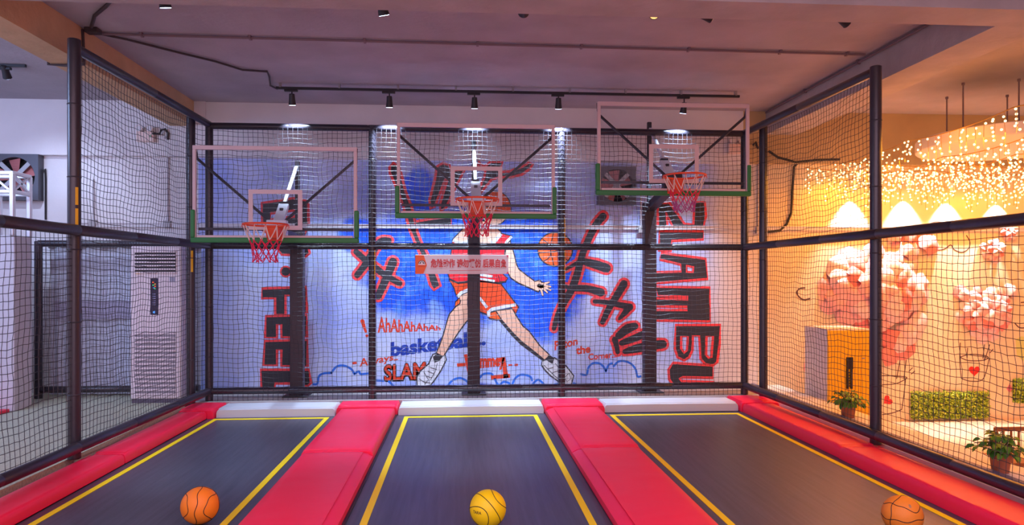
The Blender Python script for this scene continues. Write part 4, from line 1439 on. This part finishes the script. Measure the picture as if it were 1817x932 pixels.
small_text('small_lettering', 'AhAhAhAhAh', (670, 590), (782, 586), 29, 7, P_RED2, bold=.03)
mb = MB()
strip(mb, [(643, 570), (649, 589)], [.055, .03], 1)
disc(mb, mp(651, 596, 1), .02)
mesh_obj('exclamation_mark', mb, P_RED2, mural, smooth=0)
small_text('small_lettering', 'basketball...', (693, 632), (862, 611), 24, 26, P_BLUE, bold=.045, lay=.4)
mb = MB()
strip(mb, [(625, 645), (633, 644)], .03, 1, caps=False)
strip(mb, [(699, 639), (706, 638)], .014, 1, caps=False)
mesh_obj('dash', mb, P_RED2, mural, smooth=0)
small_text('small_lettering', 'Always', (638, 651), (698, 639), 15, 11, P_RED2, bold=.02)
small_text('small_lettering', 'SLAM', (682, 675), (755, 672), 27, 30, P_RED2, P_BLACK, bold=.02, lay=.3)
for q, wd in (([(826, 629), (833, 665)], .045), ([(811, 648), (826, 647)], .045), ([(893, 634), (898, 671)], [.05, .07]), ([(871, 670), (905, 667)], .055), ([(902, 648), (909, 648)], .022), ([(913, 648), (919, 647.5)], .03)):
    mesh_obj('brush_mark', strip(MB(), q, wd, 1, caps=False), P_RED2, mural, smooth=0)
small_text('small_lettering', 'Tommey', (830, 654), (896, 648), 24, 19, P_RED2, bold=.055)
small_text('small_lettering', 'Prton', (984, 622), (1025, 611), 17, 13, P_RED2, bold=.03)
small_text('small_lettering', 'the', (1022, 629), (1048, 625), 14, 14, P_RED2, bold=.035)
small_text('small_lettering', 'Corner...', (1044, 639), (1094, 634), 11, 11, P_RED2, bold=.03)

# ================================================================== THE BAY ON THE RIGHT
P_DRAW = mat('ink_line', (0.10, 0.05, 0.045), .6)
P_HEART = mat('heart_red', (0.80, 0.02, 0.015), .5)
M_PETAL = mat('pink_petal_paper', (0.92, 0.46, 0.42), .65, noise=.15, nscale=7)
M_PETAL2 = mat('deep_pink_petal_paper', (0.88, 0.25, 0.21), .65, noise=.15, nscale=7)
M_PETAL3 = mat('pale_pink_petal_paper', (0.95, 0.62, 0.58), .65, noise=.1, nscale=7)


def flat(name, lines, label, cat, extra=None, w_=.014):
    mb = MB()
    for q in lines:
        strip(mb, smooth_curve(q) if len(q) > 2 else q, w_, 0, False, 0)
    o = solo(name, mb, P_DRAW, label, cat, smooth=0)
    return o


def heart(parent, u, v, r, rot=0):
    mb = MB()
    seq = []
    for i in range(32):
        t = 2 * PI * i / 32
        x, y = 16 * math.sin(t) ** 3, -(13 * math.cos(t) - 5 * math.cos(2 * t) - 2 * math.cos(3 * t) - math.cos(4 * t))
        x, y = x * math.cos(rot) - y * math.sin(rot), x * math.sin(rot) + y * math.cos(rot)
        seq.append((u + x * r / 16, v + y * r / 16))
    mb.poly(pts(seq, 2))
    return mesh_obj('heart', mb, P_HEART, parent, smooth=0, label='red heart')


d1 = flat('wall_drawing', [[(1591, 672), (1601, 618)], [(1604, 672), (1611, 612)], [(1560, 667), (1582, 667), (1605, 669), (1608, 672), (1590, 681), (1566, 683)], [(1607, 672), (1604, 700), (1600, 727)], [(1566, 736), (1584, 733), (1600, 727)],
                           [(1613, 659), (1619, 653)], [(1617, 664), (1623, 659)], [(1545, 630), (1548, 668), (1546, 683), (1550, 734)]],
          'black line drawing of a balloon basket with a red heart behind the right post', 'drawing')
heart(d1, 1575, 711, 9, .9)
d2 = flat('wall_drawing', [[(1704, 609), (1703, 640), (1706, 672)], [(1717, 618), (1716, 635)], [(1756, 612), (1747, 640)], [(1747, 612), (1744, 636)], [(1703, 634), (1722, 629), (1745, 631), (1754, 635), (1742, 640), (1718, 640), (1703, 634)],
                           [(1706, 672), (1724, 677), (1745, 672), (1755, 637)], [(1757, 626), (1762, 620)]],
          'black line drawing of a balloon basket with a red heart above the hedge panel', 'drawing')
heart(d2, 1729, 658, 10)
flat('wall_drawing', [[(1647, 405), (1651, 397), (1664, 393), (1676, 397), (1682, 404), (1680, 404)], [(1715, 418), (1721, 430), (1718, 442), (1706, 448), (1693, 443), (1687, 435), (1676, 442), (1664, 444), (1654, 441)]],
     'black line drawing of a cloud above and right of the large flower balloon', 'drawing', w_=.016)
flat('wall_drawing', [[(1437, 530), (1426, 532), (1417, 526), (1414, 518), (1420, 512), (1428, 511)]], 'small black curl drawn left of the large flower balloon', 'drawing', w_=.022)
flat('wall_drawing', [[(1801, 574), (1808, 581), (1817, 582), (1832, 578)], [(1812, 537), (1824, 536)]], 'black curved line drawn right of the smaller flower balloon', 'drawing', w_=.018)
mb = MB()
mb.poly(pts([(1488, 0 + 641), (1493, 637), (1499, 638), (1500, 648), (1491, 661), (1487, 652)], 1))
pw = MB()
c_ = on_y(1433, 655, MY)
strip(pw, [(1428, 645), (1431, 653), (1441, 657), (1437, 663), (1430, 665), (1428, 655)], .022, 0, True)
solo('pink_wall_mark', pw, mat('pink_paint', (.80, .20, .30), .6), 'small pink scribble on the wall left of the yellow cabinet', 'drawing', smooth=0)
pw = MB()
for q in ([(1786, 690), (1792, 681), (1796, 690), (1803, 686), (1801, 695), (1790, 696)],):
    pw.poly(pts(q, 1))
solo('pink_wall_mark', pw, mat('pink_paint', (.80, .20, .30), .6), 'small pink paper cut on the wall between the two hedge panels', 'drawing', smooth=0)
pw = MB()
pw.poly(pts([(1802, 603), (1812, 597), (1835, 600), (1838, 640), (1815, 641), (1804, 630)], 1))
solo('green_wall_mark', pw, mat('pale_green_paint', (.62, .66, .22), .6), 'pale green painted patch on the wall at the right picture edge', 'drawing', smooth=0)


def petal(parent, c, nrm, up, w_, h, m, rnd):
    """cupped paper petal with a rounded, slightly rolled edge"""
    nrm, up = Vector(nrm).normalized(), Vector(up)
    up = (up - nrm * up.dot(nrm)).normalized()
    rt = up.cross(nrm)
    n, k = 8, 6
    vs, fs = [], []
    for j in range(k + 1):
        b = j / k
        half = w_ * (.30 + .70 * math.sin(PI * min(1, .18 + b * .62))) * (1 if b < .8 else math.sqrt(max(0.05, 1 - ((b - .8) / .24) ** 2)))
        for i in range(n + 1):
            a = -1 + 2 * i / n
            lift = -.42 * w_ * (a * a) - h * (.55 * (b - .45) ** 2) + .01 * math.sin(a * 5 + rnd.random())
            q_ = c + rt * (a * half / 1.0) + up * (h * b) + nrm * lift
            q_.y = min(q_.y, WALL_Y - .006)
            vs.append(q_)
    for j in range(k):
        for i in range(n):
            q = j * (n + 1) + i
            fs.append((q, q + 1, q + n + 2, q + n + 1))
    mb = MB()
    mb.add(vs, fs)
    return mesh_obj('petal', mb, m, parent, smooth=80)


def flower(u, v, ru, rv, count, size, label, seed, extra=(), depth=.25, shape_fn=None):
    rnd = random.Random(seed)
    k = 10.3 / F_PX
    c = on_y(u, v, WALL_Y - .02)
    root = thing('paper_flower_balloon', label, 'paper flower', (c.x, WALL_Y - .003, c.z), 'pink paper flower balloons on the wall')
    ga = PI * (3 - math.sqrt(5))
    spots_ = []
    for i in range(count):
        r = math.sqrt((i + .5) / count)
        spots_.append((r * math.cos(i * ga) * ru, r * math.sin(i * ga) * rv, r))
    for (du, dv) in extra:
        spots_.append((du, dv, .95))
    spots_.sort(key=lambda q: -q[2])
    for du, dv, r in spots_:
        p = on_y(u + du, v + dv, WALL_Y - .02)
        p.y = WALL_Y - .02 - size * .22 - depth * max(0, 1 - r * r) - rnd.uniform(0, .03)
        rad = Vector((du / ru, 0, -dv / rv))
        if rad.length < .05:
            rad = Vector((rnd.uniform(-1, 1), 0, rnd.uniform(-1, 1)))
        rad.normalize()
        rad = (rad + Vector((rnd.uniform(-.5, .5), 0, rnd.uniform(-.5, .5)))).normalized()
        nrm = Vector((0, -1, 0)) + rad * (-.15 + .45 * r) + Vector((rnd.uniform(-.25, .25), 0, rnd.uniform(-.1, .35)))
        up = rad + Vector((0, -.25, 0))
        s_ = size * rnd.uniform(.8, 1.15)
        petal(root, p - rad * s_ * .5, nrm, up, s_ * .62, s_, rnd.choice((M_PETAL, M_PETAL, M_PETAL3, M_PETAL2)), rnd)
    return root


flower(1549, 508, 92, 70, 44, .30, 'large pink paper flower balloon on the wall above the yellow cabinet', 3,
       extra=[(40, -95), (70, -92), (95, -80), (55, -75), (10, -70), (60, 85), (45, 100), (35, 118), (58, 112), (75, 70), (30, 95)])
flower(1748, 552, 46, 42, 32, .165, 'smaller pink paper flower balloon on the wall above the hedge panel', 4, depth=.18, extra=[(-48, -38), (-40, -30), (45, -38), (0, 46), (-10, 50), (12, 48)])
flower(1762, 444, 18, 20, 13, .10, 'small pink paper flower near the rail at the right, right of the cloud drawing', 5, depth=.08)
flower(1790, 414, 16, 10, 8, .08, 'tiny pink paper flower just under the right middle rail', 6, depth=.05)


def hedge(u0, v0, u1, v1, label, seed, n):
    rnd = random.Random(seed)
    a, b = on_y(u0, v1, WALL_Y - .03), on_y(u1, v0, WALL_Y - .03)
    zlo = max(a.z, LOW_Z + .005)
    root = thing('hedge_panel', label, 'artificial hedge', ((a.x + b.x) / 2, WALL_Y, zlo), 'artificial hedge panels')
    mesh_obj('backing_mesh', MB().box(a.x + .02, b.x - .02, WALL_Y - .03, WALL_Y - .002, zlo + .01, b.z - .02), mat('hedge_back', (.03, .09, .015), .8), root)
    mats = [mat('hedge_leaf', (.26, .42, .02), .5), mat('hedge_leaf_light', (.52, .66, .05), .5), mat('hedge_leaf_dark', (.10, .20, .015), .5)]
    mb = MB()
    for _ in range(n):
        p = Vector((rnd.uniform(a.x, b.x), WALL_Y - .03 - rnd.random() ** 1.5 * .06, rnd.uniform(zlo + .01, b.z)))
        nrm = Vector((rnd.uniform(-.8, .8), -1, rnd.uniform(-.3, 1))).normalized()
        t = nrm.orthogonal().normalized()
        t.rotate(Matrix.Rotation(rnd.uniform(0, 6.3), 3, nrm))
        s2 = nrm.cross(t)
        L, W2 = rnd.uniform(.022, .038), rnd.uniform(.009, .014)
        mb.add([p, p + t * L * .5 + s2 * W2 + nrm * .004, p + t * L + nrm * .002, p + t * L * .5 - s2 * W2 + nrm * .004, p + t * L * .5], [(0, 1, 4), (1, 2, 4), (2, 3, 4), (3, 0, 4)], rnd.choice((0, 0, 1, 1, 2)))
    mesh_obj('leaves', mb, mats, root, smooth=0)


hedge(1616, 694, 1752, 744, 'long green artificial hedge panel low on the wall beneath the heart basket drawing', 1, 4200)
hedge(1797, 671, 1890, 716, 'green artificial hedge panel cut by the right picture edge', 2, 2400)

# yellow fronted cabinet
cy0, cy1 = 8.75, 9.35
ca0, ca1 = on_y(1468, 584, cy0), on_y(1545, 735, cy0)
kx0, kx1, kz1 = ca0.x, ca1.x, ca0.z
cab = thing('cabinet', 'white cabinet with a yellow front standing behind the right net', 'cabinet', ((kx0 + kx1) / 2, (cy0 + cy1) / 2, LOW_Z))
mesh_obj('body', MB().box(kx0, kx1, cy0 + .012, cy1, LOW_Z, kz1), mat('cabinet_white', (.76, .74, .76), .45), cab, bevel=.006)
mesh_obj('door', MB().box(kx0 + .004, kx1 - .14, cy0 - .006, cy0 + .012, LOW_Z + .04, kz1 - .02), mat('cabinet_yellow', (.92, .54, .0), .4), cab, bevel=.004, label='yellow door')
mesh_obj('side_panel', MB().box(kx1 - .136, kx1 - .004, cy0 - .006, cy0 + .012, LOW_Z + .04, kz1 - .02), mat('cabinet_yellow', (.92, .54, .0), .4), cab, bevel=.004, label='narrow yellow panel')
lk = mesh_obj('lock_keypad', MB().box(*[q for q in (on_y(1501, 655, cy0).x, on_y(1512, 655, cy0).x)], cy0 - .03, cy0 - .005, on_y(1501, 655, cy0).z, on_y(1501, 634, cy0).z), M_BLACK, cab, bevel=.004)
mb = MB()
xa, xb_ = on_y(1501, 690, cy0).x, on_y(1511, 690, cy0).x
for x in (xa + .01, xb_ - .01):
    mb.box(x - .012, x + .012, cy0 - .028, cy0 - .005, on_y(1501, 690, cy0).z, on_y(1501, 655, cy0).z)
for k in range(6):
    z = on_y(1501, 690, cy0).z + .03 + k * .035
    mb.box(xa, xb_, cy0 - .030, cy0 - .012, z, z + .012)
mesh_obj('handle', mb, M_BLACK, cab, bevel=.003)
mesh_obj('name_tag', MB().box(on_y(1529, 636, cy0).x, on_y(1534, 636, cy0).x, cy0 - .008, cy0 - .005, on_y(1529, 637, cy0).z, on_y(1529, 635, cy0).z), M_GREYP, cab, smooth=0)


def pot_plant(u, vb, z, pr, ph, leaf, n, label, seed, two=False):
    rnd = random.Random(seed)
    c = on_z(u, vb, z)
    root = thing('potted_plant', label, 'potted plant', (c.x, c.y, z), 'potted plants on the white ledge')
    prof = [(pr * .70, 0), (pr * .74, .004), (pr * .92, ph * .78), (pr * 1.0, ph * .79), (pr * 1.03, ph), (pr * .93, ph), (pr * .88, ph * .86), (0.001, ph * .86)]
    mesh_obj('pot', MB().lathe(prof[:-1], c, 28), mat('terracotta', (.42, .13, .06), .6, noise=.2, nscale=12), root)
    mesh_obj('soil', MB().lathe([(.001, ph * .84), (pr * .87, ph * .84), (pr * .85, ph * .88), (.001, ph * .89)], c, 20), mat('soil', (.05, .03, .02), .9), root)
    mb = MB()
    st = MB()
    for i in range(n):
        az = rnd.uniform(0, 2 * PI)
        el = rnd.uniform(.15, 1.35)
        L = leaf * rnd.uniform(1.2, 3.0)
        base = c + Vector((0, 0, ph * .88))
        d = Vector((math.cos(az) * math.cos(el), math.sin(az) * math.cos(el), math.sin(el)))
        tip = base + d * L
        mid = base + d * L * .5 + Vector((0, 0, .02))
        st.tube([base, mid, tip], .0025, 5)
        nrm = (Vector((0, 0, 1)) + d * .6 + Vector((rnd.uniform(-.5, .5), rnd.uniform(-.7, .2), 0))).normalized()
        t = (d + Vector((0, 0, -.6))).normalized()
        t = (t - nrm * t.dot(nrm)).normalized()
        s2 = nrm.cross(t)
        l_, w2 = leaf * rnd.uniform(.8, 1.2), leaf * rnd.uniform(.32, .46)
        outline = [(0, 0), (.15, .75), (.4, 1), (.7, .7), (1, 0), (.7, -.7), (.4, -1), (.15, -.75)]
        vs = [tip + t * (q[0] * l_) + s2 * (q[1] * w2) + nrm * (.15 * l_ * abs(q[1]) - .25 * l_ * q[0] ** 2) for q in outline]
        vs += [tip + t * (.15 * l_), tip + t * (.4 * l_) - nrm * .04 * l_, tip + t * (.7 * l_) - nrm * .12 * l_]
        mb.add(vs, [(0, 1, 8), (1, 2, 9, 8), (2, 3, 10, 9), (3, 4, 10), (4, 5, 10), (5, 6, 9, 10), (6, 7, 8, 9), (7, 0, 8)], rnd.choice((0, 0, 1)))
    mesh_obj('foliage', mb, [mat('leaf_green', (.05, .20, .02), .45), mat('leaf_green_light', (.13, .34, .03), .45)], root, smooth=60)
    mesh_obj('stems', st, mat('stem_green', (.10, .16, .03), .6), root)


pot_plant(1505, 741, .10, .085, .155, .062, 90, 'potted plant in terracotta on the ledge in front of the yellow cabinet', 5)
pot_plant(1775, 838, .10, .080, .15, .066, 90, 'leafy potted plant on the ledge in front of the spindle chair', 6)

# wooden spindle back chair
M_WOOD = mat('brown_wood', (.30, .11, .03), .45, noise=.2, nscale=8)
cp = on_z(1764, 762, .20)
wx0, wy = cp.x, cp.y
wx1 = wx0 + .42
ch = thing('wooden_chair', 'small brown wooden spindle back chair behind the lower right plant', 'chair', ((wx0 + wx1) / 2, wy + .18, LOW_Z))
mesh_obj('top_rail', MB().box(wx0, wx1, wy - .015, wy + .015, .18, .22), M_WOOD, ch, bevel=.008)
for k in range(6):
    x = wx0 + .016 + (wx1 - wx0 - .032) * k / 5
    if k in (0, 5):
        mesh_obj('leg', MB().box(x - .016, x + .016, wy - .016, wy + .016, LOW_Z, .19), M_WOOD, ch, bevel=.004)
    else:
        mesh_obj('spindle', MB().cyl((x, wy, -.13), (x, wy, .185), .010, n=10), M_WOOD, ch)
for x in (wx0 + .02, wx1 - .02):
    mesh_obj('leg', MB().box(x - .018, x + .018, wy + .33, wy + .37, LOW_Z, -.15), M_WOOD, ch, bevel=.004)
mesh_obj('seat', MB().box(wx0, wx1, wy - .02, wy + .39, -.16, -.125), M_WOOD, ch, bevel=.01)

# round hanging canopy
M_DISC = mat('canopy_white', (.80, .70, .58), .6)
dc, dr, dz0, dz1 = Vector((6.52, 7.98, 0)), .98, 3.20, 3.34
cn = thing('hanging_canopy', 'round white canopy hanging on thin rods above the fairy lights', 'canopy', (dc.x, dc.y, dz0))
mesh_obj('disc', MB().lathe([(.001, dz0), (dr - .01, dz0), (dr, dz0 + .01), (dr, dz1 - .01), (dr - .01, dz1), (.001, dz1)], (dc.x, dc.y, 0), 72), M_DISC, cn)
for (u, v) in ((1680, 172), (1709, 147), (1786, 178), (1808, 140)):
    p = on_z(u, v, CEIL_Z)
    if (Vector((p.x, p.y, 0)) - dc).length > dr - .06:
        q = (Vector((p.x, p.y, 0)) - dc).normalized() * (dr - .08) + dc
        p = Vector((q.x, q.y, CEIL_Z))
    mesh_obj('hanging_rod', MB().cyl((p.x, p.y, dz1 - .005), (p.x, p.y, CEIL_Z), .009, n=8), M_PIPE, cn)
    mesh_obj('ceiling_anchor', MB().cyl((p.x, p.y, CEIL_Z - .03), (p.x, p.y, CEIL_Z - .0005), .018, n=10), M_PIPE, cn)

# small wall washers above the flower wall
M_LENSH = mat('washer_lens', (1, .95, .85), .3, emit=(1.0, .86, .66), estr=10)
for k, (u, v) in enumerate(((1517, 338), (1613, 338), (1690, 342), (1780, 345))):
    p = on_y(u, v, WALL_Y - .14)
    wsr = thing('wall_washer', ('first', 'second', 'third', 'fourth')[k] + ' small downlight from the left on the flower wall, hidden in the fairy lights', 'wall lamp', (p.x, WALL_Y, p.z), 'wall washers above the flower wall')
    mesh_obj('arm', MB().bar((p.x, WALL_Y - .001, p.z + .10), (p.x, WALL_Y - .14, p.z + .10), .02, .02), M_LEDGE, wsr)
    mesh_obj('lamp_head', MB().cyl((p.x, WALL_Y - .14, p.z + .02), (p.x, WALL_Y - .14, p.z + .14), .034, n=18), M_LEDGE, wsr, bevel=.004)
    mesh_obj('lens', MB().cyl((p.x, WALL_Y - .14, p.z + .0185), (p.x, WALL_Y - .14, p.z + .0195), .028, n=18), M_LENSH, wsr)
    l = spot('lamp_light', (p.x, WALL_Y - .14, p.z + .015), (p.x, WALL_Y - .02, p.z - 1.0), 300, (1.0, .88, .92), 72, .6, .02)
    l.parent = wsr
    l.location = Vector(l.location) - ROOT[wsr.name]

# fairy light curtains
M_BULB = bpy.data.materials.new('bulb_glow')
M_BULB.use_nodes = True
_b = M_BULB.node_tree.nodes['Principled BSDF']
_b.inputs['Base Color'].default_value = (1, .8, .4, 1)
_b.inputs['Emission Color'].default_value = (1.0, .74, .36, 1)
_b.inputs['Emission Strength'].default_value = 2.8
M_BULB.cycles.emission_sampling = 'NONE'
M_WIRE = mat('amber_clear_wire', (.55, .27, .03), .4)
bulb_me = None


def light_curtain(p0, p1, drop, gap, label, seed, sag=.05, nb=6, energy=0, glow=.25):
    global bulb_me
    rnd = random.Random(seed)
    p0, p1 = Vector(p0), Vector(p1)
    L = (p1 - p0).length
    n = int(L / gap)
    mid = (p0 + p1) / 2
    root = thing('fairy_light_curtain', label, 'fairy lights', (mid.x, mid.y, mid.z), 'fairy light curtains')
    spans = max(2, int(L / 1.3))

    def top(t):
        s_ = (t * spans) % 1
        return p0.lerp(p1, t) - Vector((0, 0, sag * 4 * s_ * (1 - s_)))
    mesh_obj('main_cable', MB().tube([top(i / 80) for i in range(81)], .006, 6), M_WIRE, root)
    spots_ = []
    for i in range(n):
        t = (i + .5 + rnd.uniform(-.3, .3)) / n
        a = top(t)
        dl = drop * rnd.choice((.45, .65, .8, 1.0, 1.1)) * rnd.uniform(.9, 1.1)
        path = [a]
        m_ = max(3, int(dl / .1))
        for k in range(1, m_ + 1):
            path.append(a + Vector((rnd.uniform(-.012, .012), rnd.uniform(-.012, .012), -dl * k / m_)))
        mesh_obj('drop_wire', MB().tube(path, .0032, 4), M_WIRE, root)
        for k in range(nb):
            z = -dl * (k + .6 + rnd.uniform(-.3, .3)) / nb
            spots_.append(a + Vector((rnd.uniform(-.03, .03), rnd.uniform(-.03, .03), z)))
    spots_.sort(key=lambda q: (q - Vector((0, 0, CAM_H))).length)
    if bulb_me is None:
        bb = MB().ball((0, 0, 0), .0125, 8, 6)
        bulb_me = bpy.data.meshes.new('bulb')
        bulb_me.from_pydata(bb.v, [], bb.f)
        bulb_me.materials.append(M_BULB)
        bulb_me.shade_smooth()
    for q in spots_[:99]:
        o = bpy.data.objects.new('bulb', bulb_me)
        COL.objects.link(o)
        o.parent = root
        o.location = q - ROOT[root.name]
        ROOT[o.name] = ROOT[root.name]
    if len(spots_) > 99:
        mb = MB()
        for q in spots_[99:]:
            mb.ball(q, .0125, 6, 4)
        mesh_obj('bulbs', mb, M_BULB, root, kind='stuff', smooth=80)
    if energy:
        # the light the whole string of bulbs gives, spread along its length
        for k in range(3):
            c = p0.lerp(p1, (k + .5) / 3) - Vector((0, 0, drop * .5))
            o = area('string_light', c, c + Vector((0, 0, -1)), L / 3, .3, energy / 3, (1.0, .30, .004))
            if abs(p1.y - p0.y) > abs(p1.x - p0.x):
                o.rotation_euler = (0, 0, PI / 2)
            o.parent = root
            o.location = c - ROOT[root.name]
        if not glow:
            return root
        # glow thrown sideways and up
        c = mid - Vector((0, 0, drop * .5))
        d = bpy.data.lights.new('string_glow', 'POINT')
        d.energy = energy * glow
        d.color = (1.0, .34, .01)
        d.shadow_soft_size = .25
        o = bpy.data.objects.new('string_glow', d)
        COL.objects.link(o)
        o.parent = root
        o.location = c - ROOT[root.name]
    return root


light_curtain((5.42, 4.9, 3.34), (5.30, 9.75, 3.28), .42, .125, 'fairy light curtain hanging nearest the cage, its cable climbing to the right picture edge', 1, energy=95, glow=.15)
light_curtain((6.05, 5.6, 3.18), (5.90, 9.75, 3.14), .42, .11, 'second fairy light curtain from the cage, beneath the round canopy edge', 2, energy=24, glow=.1)
light_curtain((6.75, 6.4, 3.16), (6.60, 9.75, 3.12), .45, .11, 'third fairy light curtain from the cage, under the middle of the round canopy', 3)
light_curtain((7.45, 7.0, 3.16), (7.30, 9.75, 3.10), .45, .11, 'fairy light curtain farthest from the cage, at the right picture edge', 4, energy=24, glow=.1)
light_curtain((4.85, 9.70, 3.22), (8.6, 9.70, 3.18), .48, .075, 'fairy light curtain along the flower wall above the white lamp glows', 5, energy=8, glow=.0)
light_curtain((5.2, 9.05, 3.20), (8.3, 9.05, 3.18), .45, .075, 'fairy light curtain across the bay just in front of the flower wall curtain', 6, energy=36, glow=.0)
